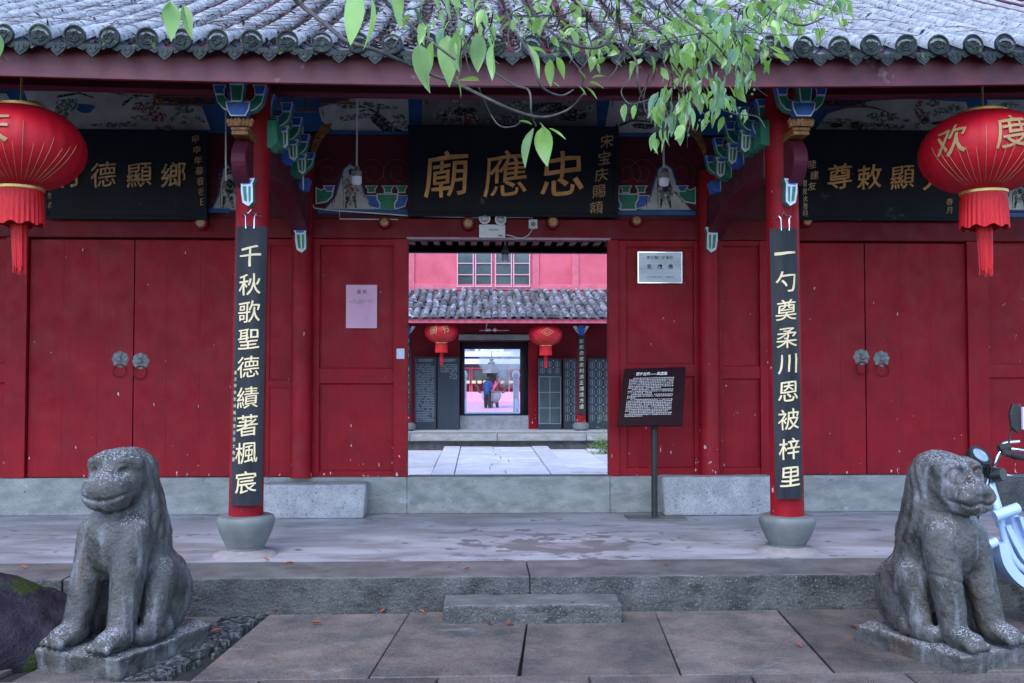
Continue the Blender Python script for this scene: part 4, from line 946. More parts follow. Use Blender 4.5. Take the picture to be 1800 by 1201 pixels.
# ------------------------------------------------------------------ lanterns
def lantern_proto(name, texts, rad=.475, hh=.305, detail=True):
    t = thing(name, 'x', 'lantern', (0, 0, 0), 'round red festival lanterns')
    n = 96 if detail else 40; mrow = 20; vs, fs = [], []
    for j in range(mrow + 1):
        v = -math.pi / 2 + .32 + (math.pi - .64) * j / mrow
        for k in range(n):
            a = 2 * math.pi * k / n; rr = rad * (1 - .022 * abs(math.sin(a * 14))**.5 * math.cos(v)) * math.cos(v)**.86; vs.append((rr * math.cos(a), rr * math.sin(a), hh * math.sin(v) / math.sin(math.pi / 2 - .32)))
    for j in range(mrow):
        for k in range(n): fs.append((j * n + k, j * n + (k + 1) % n, (j + 1) * n + (k + 1) % n, (j + 1) * n + k))
    MB().add(vs, fs).build('body', M['lanternred'], t, smooth=True, auto=0)
    rc = rad * math.cos(math.pi / 2 - .32)**.86
    for zc, s in ((hh, 1), (-hh, -1)):
        MB().lathe([(rc * .95, -.025), (rc * 1.0, -.02), (rc * 1.0, .02), (rc * .95, .025), (rc * .4, .026)], (0, 0, zc), 36).build('gold_collar', M['lanterngold'], t, smooth=True)
    # fringe skirt and tassel
    vs, fs = [], []; n = 120
    for j, z in enumerate((-hh - .02, -hh - .10, -hh - .2, -hh - .285)):
        for k in range(n):
            a = 2 * math.pi * k / n; rr = rc * (.95 + .02 * j) * (1 + .022 * (j > 0) * math.sin(a * 30)) ; vs.append((rr * math.cos(a), rr * math.sin(a), z + (.012 * math.sin(a * 9) if j == 3 else 0)))
    for j in range(3):
        for k in range(n): fs.append((j * n + (k + 1) % n, j * n + k, (j + 1) * n + k, (j + 1) * n + (k + 1) % n))
    MB().add(vs, fs).build('fringe', M['tassel'], t, smooth=True)
    mb = MB(); rr_ = random.Random(2)
    for k in range(44 if detail else 10):
        a = 6.28 * k / 44 * (1 if detail else 4.4); r0 = .045 * (rr_.random()**.5); e = -hh - .62 + rr_.uniform(-.05, .05)
        mb.tube([(r0 * math.cos(a), r0 * math.sin(a), -hh - .02), (r0 * 1.1 * math.cos(a), r0 * 1.1 * math.sin(a), -hh - .3), (r0 * 1.0 * math.cos(a) + .01, r0 * math.sin(a), e)], [.011, .011, .005], 5)
    mb.build('tassel', M['tassel'], t, smooth=True)
    MB().tube([(0, 0, hh), (0, 0, hh + .35)], .008, 8).build('hanging_cord', M['lanterngold'], t)
    def surf(a, z, off=.004):
        s_ = z * math.sin(math.pi / 2 - .32) / hh; v = math.asin(max(-1, min(1, s_))); r_ = rad * math.cos(v)**.86 + off; return (r_ * math.sin(a), -r_ * math.cos(a), z)
    for ch, ang, z, sz in texts:
        me = char_mesh(ch, sz, 0, M['print'], weight=.014, wob=.014, tilt=.12)
        bm = bmesh.new(); bm.from_mesh(me); bmesh.ops.subdivide_edges(bm, edges=bm.edges, cuts=2, use_grid_fill=True); bm.to_mesh(me); bm.free()
        for v_ in me.vertices: v_.co = surf(ang + v_.co.x / rad * .98, z + v_.co.z, .006)
        o = bpy.data.objects.new('printed_character', me); COL.objects.link(o); o.parent = t
    mb = MB()
    for k in range(-6, 7):
        a0 = R(k * 8.5 + 2); z1 = -.02 + .10 * (k == 0) + .04 * math.cos(k * 2.2)
        mb.tube([surf(a0 * (1.0 - .35 * u), z1 + (-hh * .93 - z1) * u, .003) for u in [i / 8 for i in range(9)]], [.0010] + [.0019] * 7 + [.0010], 4)
    mb.build('gold_line', M['print'], t)
    return t
def place_l(t, px, py, Y, s, label, rz=0):
    c = P(px, py, Y); t.location = c; t.scale = (s, s, s); t.rotation_euler = (0, 0, rz); t['label'] = label; return t
LY = YC - .38
la = lantern_proto('lantern', [('欢', -.50, .03, .25), ('度', .42, .06, .27)]); place_l(la, 1728, 269, LY, .955, 'big red lantern printed with gold characters at the right end of the eaves', R(-27))
lb = lantern_proto('lantern', [('庆', -.42, .05, .26), ('国', -1.2, .04, .25)]); place_l(lb, 36, 261, LY, .94, 'big red lantern cut by the left edge of the picture', R(25))
# ------------------------------------------------------------------ small fittings
def bulb_lamp(px, ytop, ybot, Y, label, big=True):
    c = P(px, ybot, Y); zt = P(px, ytop, Y).z; r_ = .052 * Y / YW if big else .04
    t = thing('pendant_lamp', label, 'lamp', (c.x, Y, c.z), 'bare bulb lamps hanging in the gate')
    MB().tube([(c.x, Y, c.z + .16), (c.x, Y, zt)], .009, 8).build('rod', M['pvc'], t, smooth=True)
    MB().lathe([(r_ * .95, .075), (r_, .08), (r_, .125), (.03, .135), (.022, .17)], c, 20).build('socket', M['greyplastic'], t, smooth=True)
    MB().lathe([(0, 0), (r_ * .7, .003), (r_ * .93, .018), (r_ * .95, .074)], c, 20).build('bulb', M['bulb'], t, smooth=True)
bulb_lamp(627, 176, 325, YW - .6, 'bare bulb on a long white rod left of the central name board')
bulb_lamp(1167, 170, 328, YW - .6, 'bare bulb right of the central name board below the leafy twig')
bulb_lamp(888, 424, 460, 10.6, 'bare bulb hanging in the open doorway', False)
# emergency light
c = P(842, 419, YW - .02); d_ = P(888, 396, YW - .02)
t = thing('emergency_light', 'white emergency light box with two round lamp heads above the doorway', 'emergency light', (c.x, c.y, c.z))
MB().box(c.x, d_.x, YW - .07, YW - .014, c.z, d_.z).build('case', M['pvc'], t, bevel=.006)
for px, py in ((852, 384), (880, 386)):
    q = P(px, py, YW - .1); o = MB().lathe([(.045, 0), (.055, .03), (.055, .04), (.048, .043)], (q.x, YW - .06, q.z), 24, axis='y').build('lamp_head', M['pvc'], t, smooth=True)
    MB().lathe([(.042, .0), (.03, .008), (0, .012)], (q.x, YW - .104, q.z), 20, axis='y').build('reflector', M['steel'], o, smooth=True)
q = P(868, 404, YW - .07); put_char('消防应急灯', .022, (q.x, YW - .071, q.z), t, M['ink'], depth=0, name='lettering', simple=True, weight=.0, tilt=0)
q = P(879, 414, YW - .07); MB().box(q.x - .02, q.x + .025, YW - .072, YW - .0695, q.z - .008, q.z + .006).build('switch', M['greyplastic'], t)
# socket and cables
c = P(937, 394, YW - .02)
t = thing('power_socket', 'small white wall socket with looping cable right of the emergency light', 'socket', (c.x, c.y, c.z))
MB().box(c.x - .043, c.x + .043, YW - .035, YW - .001, c.z - .045, c.z + .045).build('box', M['pvc'], t, bevel=.005)
MB().lathe([(.022, 0), (.022, .03), (.015, .034)], (c.x, YW - .034, c.z - .005), 14, axis='y').build('plug', M['greyplastic'], t)
MB().tube(smoothpts([P(x, y, YW - .045) for x, y in ((889, 413), (900, 415), (914, 419), (928, 414), (935, 404), (937, 398))]), .004, 6).build('cable', M['pvc'], t, smooth=True)
cond = MB().tube([P(x, y, YW - .03) for x, y in ((484, 226), (484, 270), (532, 334), (553, 366), (574, 369), (716, 379), (850, 383))], .007, 6)
cond.tube([P(x, y, YW - .02) for x, y in ((597, 369), (597, 385), (700, 386))], .005, 6); cond.tube([P(x, y, YW - .03) for x, y in ((888, 382), (935, 382), (936, 390))], .007, 6)
cond.tube([P(x, y, YC + 1.2) for x, y in ((532, 222), (533, 334))], .008, 6)
tag(cond.build('wire_conduit', M['pvc'], smooth=True), 'thin white electric conduit running under the central name board', 'cable')
MB_ = MB().tube([P(397, y, YC + .6) for y in (150, 240, 318)], .008, 6); tag(MB_.build('wire_conduit', M['pvc'], smooth=True), 'thin vertical white cable left of the left porch column', 'cable')
# notice, card, metal plaque
def wallsheet(name, label, cat, x0, x1, y0, y1, m, Y, th=.002):
    A, B = P(x0, y1, Y), P(x1, y0, Y); t = thing(name, label, cat, ((A.x + B.x) / 2, Y, A.z)); MB().box(A.x, B.x, Y - th, Y, A.z, B.z).build('sheet', m, t, bevel=.0005 if th < .003 else .002); return t
YN = YW + .045
t = wallsheet('paper_notice', 'pink paper notice pasted on the panel left of the doorway', 'notice', 608, 663, 501, 577, M['paper'], YN)
q = P(636, 513, YN); put_char('通 知', .045, (q.x, YN - .0026, q.z), t, M['ink'], depth=0, name='heading', simple=True, weight=.01, tilt=0)
q = P(634, 532, YN); put_char('　　为维护庙内环境卫生，请各位香\n客文明进香，注意防火安全，不得在\n殿内燃放鞭炮，谢谢配合。\n　　特此通知', .0135, (q.x, YN - .0026, q.z), t, M['inkgrey'], depth=0, name='body_text', simple=True, weight=0, tilt=0)
q = P(650, 561, YN); put_char('忠应庙管理处\n二〇二一年', .0135, (q.x, YN - .0026, q.z), t, M['inkgrey'], depth=0, name='signature', simple=True, weight=0, tilt=0)
t = wallsheet('white_card', 'small blue white card pasted on the left door jamb', 'card', 697, 711, 613, 631, M['card'], YW - .003)
t = wallsheet('metal_plaque', 'brushed steel plaque with engraved characters right of the doorway', 'plaque', 1121, 1199, 443, 498, M['steel'], YW + .04, .012)
A, B = P(1121, 498, YW + .028), P(1199, 443, YW + .028); fr = MB(); w_ = .010; yf = YW + .024
fr.box(A.x, B.x, yf, yf + .0035, B.z - w_, B.z).box(A.x, B.x, yf, yf + .0035, A.z, A.z + w_).box(A.x, A.x + w_, yf, yf + .0035, A.z + w_, B.z - w_).box(B.x - w_, B.x, yf, yf + .0035, A.z + w_, B.z - w_)
fr.build('frame', M['chrome'], t)
for s_, y_, sz, ww in (('市文物保护单位', 453, .038, .02), ('忠　应　庙', 469, .052, .03), ('二〇〇五年五月公布　　人民政府立', 487, .017, .01)):
    q = P(1160, y_, YW + .027); put_char(s_, sz, (q.x, YW + .0265, q.z), t, M['ink'], depth=0, name='engraving', simple=True, weight=ww, tilt=0)
# information stand
Yb = min(G(1150, 905, PT).y, YW - .34)
t = thing('information_stand', 'dark red information board on a black post right of the doorway', 'sign', (X(1150, Yb), Yb, PT))
Pb = [P(1084, 749, Yb - .16), P(1200, 748, Yb - .16), P(1206, 645, Yb + .02), P(1098, 648, Yb + .02)]
nrm = (Pb[1] - Pb[0]).cross(Pb[3] - Pb[0]).normalized()
MB().add([*Pb, *[p - nrm * .03 for p in Pb]], [(0, 1, 2, 3), (7, 6, 5, 4), (0, 4, 5, 1), (1, 5, 6, 2), (2, 6, 7, 3), (3, 7, 4, 0)]).build('board', M['signred'], t, bevel=.004)
q = P(1150, 760, Yb)
MB().tube([(q.x, Yb, PT + .01), (q.x, Yb, Z(755, Yb))], .030, 16).tube([(q.x, Yb, Z(756, Yb)), (q.x, Yb - .04, Z(735, Yb))], .03, 12).build('post', M['ironblack'], t, smooth=True)
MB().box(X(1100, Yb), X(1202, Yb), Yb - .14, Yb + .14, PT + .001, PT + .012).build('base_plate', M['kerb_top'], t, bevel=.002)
def onboard(me, name, m):
    for v in me.vertices:
        u, w_ = v.co.x, v.co.z; a = Pb[0].lerp(Pb[1], u); b = Pb[3].lerp(Pb[2], u); v.co = a.lerp(b, w_) + nrm * .0015 - ORI[t.name]
    o = bpy.data.objects.new(name, me); COL.objects.link(o); o.parent = t
me = char_mesh('历史古迹——忠应庙', 1, 0, M['signtext'], simple=True, weight=.03, tilt=0)
W_ = max(v.co.x for v in me.vertices) - min(v.co.x for v in me.vertices); k_ = .5 / W_
for v in me.vertices: v.co = Vector((.45 + v.co.x * k_, 0, .895 + v.co.z * k_ * 1.05))
onboard(me, 'heading', 0)
txt = '忠应庙始建于南宋宝庆年间因神灵显应敕赐庙额历代重修现存建筑为清代所建坐北朝南由门楼前殿正殿及东西厢房组成雕梁画栋工艺精湛具有较高的历史艺术价值每逢庙会乡民云集香火鼎盛'
for (r0, r1, la_, lb_) in ((0, 7, 0, 12), (7, 10, 0, 7), (10, 13, 0, 3), (13, 21, 0, 22), (21, 24, 0, 8)):
    for r_ in range(r0, r1):
        n = 26 if r_ < r1 - 1 else lb_ + 2; ind = 2 if r_ == r0 else 0
        s_ = ''.join(txt[(r_ * 17 + i) % len(txt)] for i in range(max(n - ind, 1)))
        s_ = s_[:random.randint(4, 20)] + '，' + s_[5:] if random.random() < .3 else s_
        s_ = s_[:26 - ind]
        me = char_mesh(s_, 1, 0, M['signtext'], simple=True, weight=.012, tilt=0, spacing=1.27)
        mn = min(v.co.x for v in me.vertices)
        for v in me.vertices: v.co = Vector((.10 + (v.co.x - mn + ind * 1.27) * .0242, 0, .82 - r_ * .0285 + v.co.z * .021))
        onboard(me, 'text_line', 0)

# ------------------------------------------------------------------ stone blocks at both sides of the door
def block(x0, x1, y0, y1, label, seed):
    Y0 = min(G((x0 + x1) / 2, y1, PT).y, YW - .22); a, b = X(x0, Y0), X(x1, Y0); zt = P((x0 + x1) / 2, y0, Y0).z; d = YW - .01 - Y0
    ax, gg = sdf_grid((-(b - a) / 2 - .03, -.03, -.03), ((b - a) / 2 + .03, d + .03, zt - PT + .03), .012); h = zt - PT
    gx = (gg[0] / (1 - .05 * (1 - gg[2] / h)), gg[1], gg[2])
    f = s_box(gx, (0, d / 2, h / 2), ((b - a) / 2, d / 2, h / 2), .022) + .004 * wob(gg, 22, seed) + .0018 * wob(gg, 90, seed + 1)
    tag(sdf_obj('stone_block', f, ax, M['pale_stone'], loc=((a + b) / 2, Y0, PT)), label, 'stone block', 'stone mounting blocks beside the doorway')
block(462, 645, 852, 913, 'pale granite block left of the doorway behind the left column', 4); block(1162, 1360, 838, 901, 'pale granite block behind the information stand and right column', 8)

# ------------------------------------------------------------------ stone beasts
def beast(label, loc, rz, worn, scale, seed, headrz=0):
    t = thing('stone_lion', label, 'stone lion', loc, 'pair of seated stone guardian beasts')
    t.rotation_euler = (0, 0, rz); t.scale = (scale,) * 3
    ax, g_ = sdf_grid((-.42, -.46, .05), (.42, .62, 1.26), .0095)
    x, y, z = g_; x = x * 1.07; g_ = (x, y, z); g3 = (np.abs(x), y, z)
    f = s_cap(g_, (0, .05, .82), (0, .17, .40), .175, .205)
    f = smin(f, s_ell(g_, (0, -.05, .66), (.185, .160, .22)), .08)
    f = smin(f, s_ell(g3, (.15, .20, .32), (.120, .20, .24), 0, 0), .05)
    f = smin(f, s_cap(g3, (.205, .10, .46), (.235, .0, .22), .085, .07), .05)
    f = smin(f, s_cap(g3, (.225, .08, .165), (.225, -.08, .145), .075, .055), .03)
    fore = s_cap(g3, (.135, -.06, .70), (.168, -.185, .20), .112, .078)
    fore = smin(fore, s_ell(g3, (.172, -.245, .155), (.085, .125, .062)), .03)
    for k in (-1.5, -.5, .5, 1.5): fore = smin(fore, s_cap(g3, (.172 + k * .036, -.27, .165), (.172 + k * .040, -.355, .130), .026, .024), .012)
    f = smin(f, fore, .035)
    # neck and mane falling behind the head
    f = smin(f, s_cap(g_, (0, .04, .99), (0, .10, .62), .155, .20), .06)
    f = smin(f, s_cap(g_, (0, .045, 1.035), (0, .09, .68), .150 if worn else .178, .19 if worn else .205), .05)
    # head (turned by headrz)
    ch, sh = math.cos(headrz), math.sin(headrz)
    hx, hy = x * ch + (y + 0) * sh, -x * sh + y * ch; h_ = (hx, hy, z); h3 = (np.abs(hx), hy, z)
    hd = s_box(h_, (0, -.03, 1.045), (.158 if worn else .170, .160, .135), .10)
    hd = smin(hd, s_box(h_, (0, -.165, .960), (.132 if worn else .125, .125, .085), .065), .07)
    hd = smin(hd, s_ell(h_, (0, -.175, .885), (.118, .105, .055)), .03)          # lower jaw
    hd = smin(hd, s_cap(h3, (.070, -.165, 1.125), (.140, -.10, 1.110), .028, .030), .03)  # brow
    hd = smin(hd, s_ell(h3, (.150, .04, 1.05), (.035, .055, .075)), .03)          # ear
    if worn: hd = smin(hd, s_cap(h_, (0, -.08, 1.12), (0, -.215, .985), .058, .085), .05)
    else:
        hd = smin(hd, s_cap(h_, (0, -.14, 1.10), (0, -.255, 1.01), .034, .042), .025)
        hd = smin(hd, s_ell(h3, (.038, -.275, .995), (.036, .030, .026)), .018)
        hd = smin(hd, s_ell(h3, (.082, -.235, .955), (.065, .055, .045)), .025)
        hd = smin(hd, s_ell(h3, (.085, -.160, 1.065), (.030, .030, .024)), .008)  # eyeballs
    f = smin(f, hd, .035)
    # carving: mouth line, eyes, mane locks, toe grooves
    face = 1 / (1 + np.exp((hy + .08) * 70))
    zm = (.918 if worn else .915) + (1.9 if worn else .8) * hx**2 + (0 if worn else .010 * np.cos(hx * 40))
    f = f + .020 * np.exp(-((z - zm) / .0085)**2) * face / (1 + np.exp((np.abs(hx) - .125) * 90))
    soc = np.sqrt(((np.abs(hx) - .088) / .042)**2 + ((z - 1.068) / .032)**2 + ((hy + .17) / .09)**2); f = f + (.022 if worn else .010) * np.exp(-(soc / .75)**4)
    for r_, a_ in (((.034, -.012), (.050, .012)) if not worn else ((.02, -.002), (.046, .007))):
        d_ = np.sqrt((np.abs(hx) - .088)**2 + (hy + .175)**2 * .35 + (z - 1.068)**2); f = f + a_ * np.exp(-((d_ - (r_ if a_ > 0 else 0)) / (.010 if a_ > 0 else .026))**2) * face * (1.2 if not worn else .8)
    if not worn:
        for q in (.045,): d_ = np.sqrt((np.abs(hx) - q)**2 + (z - 1.0)**2); f = f + .010 * np.exp(-(d_ / .010)**2) * (hy < -.22)
    an = np.arctan2(x, y - .05); back = 1 / (1 + np.exp((-(y) + .0) * 40)) * ((z > .66) & (z < 1.12))
    f = f + .006 * np.cos(an * 17 + 4 * np.sin(z * 9)) * back
    f = f + .010 * np.exp(-((z - .845 - .25 * hx**2) / .02)**2) * 1 / (1 + np.exp((y + .05) * 50))
    if not worn: f = f + .010 * np.exp(-((z - .47 + (x + .15) * .35) / .006)**2) * ((x < -.05) & (y < -.02))
    f = f + .0045 * wob(g_, 26, seed) + .003 * wob(g_, 70, seed + 1) + .0018 * wob(g_, 150, seed + 2)
    v, q_ = surface_net(f, ax); me = bpy.data.meshes.new('body'); me.from_pydata(v.tolist(), [], q_.tolist()); me.materials.append(M['lion'])
    me.polygons.foreach_set('use_smooth', [True] * len(me.polygons)); o = bpy.data.objects.new('body', me); COL.objects.link(o); o.parent = t
    ax, g_ = sdf_grid((-.48, -.52, -.05), (.48, .68, .18), .014)
    f = s_box(g_, (0, .04, .03), (.30, .40, .07), .015) + .020 * wob(g_, 11, seed + 5) + .006 * wob(g_, 40, seed + 6) + .003 * wob(g_, 110, seed + 4)
    v, q_ = surface_net(f, ax); me = bpy.data.meshes.new('plinth'); me.from_pydata(v.tolist(), [], q_.tolist()); me.materials.append(M['lion'])
    me.polygons.foreach_set('use_smooth', [True] * len(me.polygons)); o = bpy.data.objects.new('plinth', me); COL.objects.link(o); o.parent = t
    return t
ll = G(214, 1150, 0); rl = G(1664, 1146, 0)
beast('worn smiling stone lion seated at the left by the mossy boulder', (ll.x, ll.y, 0), R(-22), True, .985, 11, R(17))
beast('rough faced stone lion seated at the right before the pale blue scooter', (rl.x, rl.y, 0), R(24), False, .95, 31, R(-6))
# boulder
bq = G(-10, 1190, 0)
ax, g_ = sdf_grid((-.75, -.6, -.1), (.75, .7, .75), .02)
f = s_ell(g_, (-.12, 0, .1), (.55, .5, .44)); f = smin(f, s_ell(g_, (.25, .1, .1), (.4, .35, .26)), .15); f = f + .03 * wob(g_, 8, 3) + .012 * wob(g_, 24, 5)
tag(sdf_obj('boulder', f, ax, M['rock'], loc=(bq.x - .30, bq.y + .5, -.10)), 'dark mossy boulder in the bottom left corner', 'boulder')

# ------------------------------------------------------------------ scooter behind the right beast
SY = 6.05
def S(px, py, dy=0): return P(px, py, SY + dy)
sc = thing('electric_scooter', 'pale blue electric scooter behind the right stone lion', 'scooter', (X(1760, SY), SY, 0))
zfl = Z(1030, SY)
fr = MB()
for dy in (-.11, .11):
    fr.tube(smoothpts([S(1741, 852, dy * .2), S(1755, 900, dy), S(1768, 950, dy), S(1790, 992, dy), S(1830, 1012, dy), S(1900, 1016, dy), S(1990, 1000, dy)]), .022, 10)
fr.tube([S(1738, 850), S(1762, 925)], .035, 12)
fr.tube([S(1748, 908, -.16), S(1790, 893, -.16)], .035, 14); fr.tube([S(1738, 958, -.12), S(1752, 952, -.12)], .03, 12)
fr.build('frame', M['scooter'], sc, smooth=True)
a, b = S(1762, 905), S(1800, 1000)
MB().prism([(a.x - .01, a.z + .03), (a.x + .05, a.z + .02), (b.x + .06, b.z), (b.x + .5, b.z - .03), (b.x + .5, b.z - .08), (b.x - .02, b.z - .06), (b.x - .08, b.z + .05)], 'y', SY - .1, SY + .1).build('leg_shield', M['scooter'], sc, bevel=.02)
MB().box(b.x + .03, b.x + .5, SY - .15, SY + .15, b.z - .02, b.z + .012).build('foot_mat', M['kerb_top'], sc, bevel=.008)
MB().tube(smoothpts([S(1733, 858), S(1745, 825), S(1757, 797), S(1775, 790), S(1800, 792, -.05), S(1850, 800, -.18)]), .013, 10).tube(smoothpts([S(1757, 797), S(1762, 780, .15), S(1790, 776, .3)]), .012, 8).build('handlebar', M['chrome'], sc, smooth=True)
MB().tube([S(1765, 795, -.03), S(1790, 804, -.1)], .022, 12).tube([S(1782, 800, -.1), S(1820, 812, -.28)], .019, 12).tube([S(1756, 790), S(1774, 786)], .028, 10).build('grip', M['rubber'], sc, smooth=True)
MB().tube([S(1738, 838), S(1735, 820)], .03, 10).build('stem', M['ironblack'], sc, smooth=True)
MB().tube([S(1772, 790), S(1776, 760), S(1781, 740)], .006, 6).build('mirror_rod', M['ironblack'], sc, smooth=True)
def band(pts, w_, dy, th):
    q = smoothpts([S(*p_) for p_ in pts]); L_a, L_b = [], []
    for i_, p_ in enumerate(q):
        t_ = (q[min(i_ + 1, len(q) - 1)] - q[max(i_ - 1, 0)]).normalized(); L_a.append((p_.x - t_.z * w_, p_.z + t_.x * w_)); L_b.append((p_.x + t_.z * w_, p_.z - t_.x * w_))
    mb = MB()
    for i_ in range(len(q) - 1):
        mb.prism([L_a[i_], L_a[i_ + 1], L_b[i_ + 1], L_b[i_]], 'y', SY + dy, SY + dy + th)
    mb.build('guard_band', M['scooter'], sc, bevel=0)
band([(1750, 918), (1768, 955), (1790, 985), (1830, 1003), (1900, 1012)], .016, -.15, .05)
band([(1772, 903), (1786, 940), (1808, 968), (1850, 988), (1900, 996)], .012, -.15, .05)
band([(1742, 948), (1750, 982), (1772, 1010), (1800, 1024), (1850, 1032), (1990, 1028)], .030, -.15, .26)
MB().tube(smoothpts([S(1770, 798, -.06), S(1752, 812, -.09), S(1740, 835, -.07), S(1738, 856, -.03)]), .004, 5).build('brake_cable', M['rubber'], sc, smooth=True)
hl = S(1712, 812, -.02)
d = Vector((.25, -.62, .62)).normalized()
h = MB().tube([hl + d * -.05, hl + d * -.02, hl + d * .05, hl + d * .07], [.03, .06, .078, .074], 20).build('headlight', M['ironblack'], sc, smooth=True)
MB().tube([hl + d * .0705, hl + d * .078], [.052, .04], 20).build('lens', mat('lens', (.25, .33, .38), (.18, .25, .30), 20, .1, 0), h, smooth=True)
i2 = S(1748, 835, -.05); MB().tube([i2, i2 + Vector((.03, -.05, .01))], [.05, .04], 14).build('indicator', M['ironblack'], sc, smooth=True)
mr = S(1789, 735, -.05); o = MB().prism([(mr.x - .05, mr.z + .02), (mr.x - .03, mr.z + .09), (mr.x + .03, mr.z + .08), (mr.x + .04, mr.z - .06), (mr.x, mr.z - .10), (mr.x - .04, mr.z - .06)], 'y', mr.y, mr.y + .03).build('mirror', M['ironblack'], sc, bevel=.008)
MB().box(mr.x + .022, mr.x + .09, mr.y - .02, mr.y - .001, mr.z - .07, mr.z + .07).build('tag', mat('pale_tag', (.6, .5, .6), (.6, .5, .6), 5, .5, 0), o)
def wheel(cx):
    mb = MB(); pts = [(cx + .19 * math.cos(a), SY, .23 + .19 * math.sin(a)) for a in [i * 2 * math.pi / 28 for i in range(29)]]
    w_ = mb.tube(pts, .042, 10, 0, False).build('wheel', M['rubber'], sc, smooth=True)
    MB().lathe([(.12, -.03), (.15, -.02), (.15, .02), (.12, .03), (.03, .04)], (cx, SY, .23), 20, axis='y').build('rim', M['chrome'], w_, smooth=True)
wx = S(1684, 1000).x; wheel(wx); wheel(wx + 1.15)
MB().tube([S(1733, 858), (wx + .02, SY - .06, .5), (wx, SY - .06, .23)], .018, 8).tube([(wx + .02, SY + .06, .5), (wx, SY + .06, .23)], .018, 8).build('fork', M['ironblack'], sc, smooth=True)
sb = wx + 1.0
MB().prism([(sb - .28, .33), (sb + .30, .42), (sb + .34, .62), (sb + .2, .70), (sb - .18, .66), (sb - .26, .5)], 'y', SY - .13, SY + .13).build('rear_body', M['scooter'], sc, bevel=.04)
MB().prism([(sb - .2, .70), (sb + .3, .72), (sb + .32, .79), (sb - .12, .80)], 'y', SY - .13, SY + .13).build('saddle', M['rubber'], sc, bevel=.03)

# ------------------------------------------------------------------ courtyard and second hall
ZC = -.10
crt = MB().box(-9, 9, 12.72, 26, ZC - .06, ZC - .03).build('courtyard', M['court'], kind='structure')
YH = (1.6 - ZC) * F / 135 * math.cos(YAW)     # front of the second terrace
ZH = P(880, 763, YH).z
YH = G(880, 790, ZC).y; ZH = P(880, 763, YH).z
print('YH', YH, 'ZH', ZH)
pl0, pl1 = G(812, 777, ZC + .06), G(928, 777, ZC + .06)
J2 = random.Random(4)
# raised central path of long slabs between kerbs
xa, xb = pl0.x, pl1.x
y = 12.8
while y < YH - .1:
    d = J2.uniform(.45, .8); y2 = min(y + d, YH - .02); cut = J2.uniform(.35, .65)
    for (u0, u1) in ((0, cut), (cut, 1)):
        MB().box(xa + (xb - xa) * u0 + .006, xa + (xb - xa) * u1 - .006, y + .008, y2 - .008, ZC - .03, ZC + .06 + J2.uniform(-.006, .006)).build('path_slab', M['court'], crt, bevel=.008)
    y = y2
for s0, s1 in ((xa - .36, xa - .01), (xb + .01, xb + .36)):
    y = 12.8
    while y < YH - .1:
        y2 = min(y + J2.uniform(1.2, 2.2), YH - .02); MB().box(s0, s1, y + .008, y2 - .008, ZC - .03, ZC + .075).build('path_kerb', M['court'], crt, bevel=.01); y = y2
for side in (-1, 1):
    for c in range(4):
        s0 = (xa - .40 - (c + 1) * .8) if side < 0 else (xb + .40 + c * .8); y = 14.2 + J2.uniform(0, .4)
        while y < YH - .05:
            y2 = min(y + J2.uniform(.7, 1.4), YH - .02); MB().box(s0 + .008, s0 + .79, y + .01, y2 - .01, ZC - .03, ZC + J2.uniform(-.015, .015)).build('paving_slab', M['court'], crt, bevel=.008); y = y2
h2 = thing('second_hall', 'pink walled inner temple hall seen through the gate across the courtyard', 'building', (0, 0, 0))
mb = MB()
MB().box(-8, 8, YH, 26.5, ZC - .05, ZH - .16).build('foundation', M['kerb'], h2)
xk = -6
while xk < 6:
    x2 = xk + J2.uniform(1.5, 2.4); MB().box(xk + .004, x2 - .004, YH - .12, YH + .8, ZH - .15, ZH).build('terrace_kerb', M['concrete'], h2, bevel=.02); xk = x2
MB().box(-8, 8, YH + .8, 27.5, ZH - .15, ZH - .004).build('terrace_floor', M['court'], h2)
Y2 = G(880, 757, ZH).y + .8                     # wall of the second hall
def r2(x0, x1, y0, y1, Y, th, name, m, bevel=.01, parent=None): return MB().box(X(x0, Y), X(x1, Y), Y, Y + th, Z(y1, Y, 890), Z(y0, Y, 890)).build(name, m, parent or h2, bevel=bevel)
redin = M['red2']
za = ZH
for a, b in ((-8, X(808, Y2)), (X(942, Y2), 8)): MB().box(a, b, Y2, Y2 + .3, ZH, Z(556, Y2)).build('wall', redin, h2)
MB().box(X(808, Y2), X(942, Y2), Y2, Y2 + .3, Z(600, Y2), Z(556, Y2)).build('wall', redin, h2)
r2(806, 944, 588, 598, Y2 - .06, .05, 'lintel', M['concrete'])
r2(808, 942, 731, 757, Y2 - .08, .3, 'threshold', M['pale_stone'])
DB = Y2 + .35
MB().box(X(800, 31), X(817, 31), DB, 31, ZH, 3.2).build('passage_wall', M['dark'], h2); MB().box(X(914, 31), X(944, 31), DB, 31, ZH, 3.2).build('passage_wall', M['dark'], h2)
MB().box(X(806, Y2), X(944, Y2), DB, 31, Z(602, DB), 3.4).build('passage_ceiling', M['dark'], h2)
r2(929, 945, 600, 757, Y2 - .1, .09, 'door_post', M['red'])
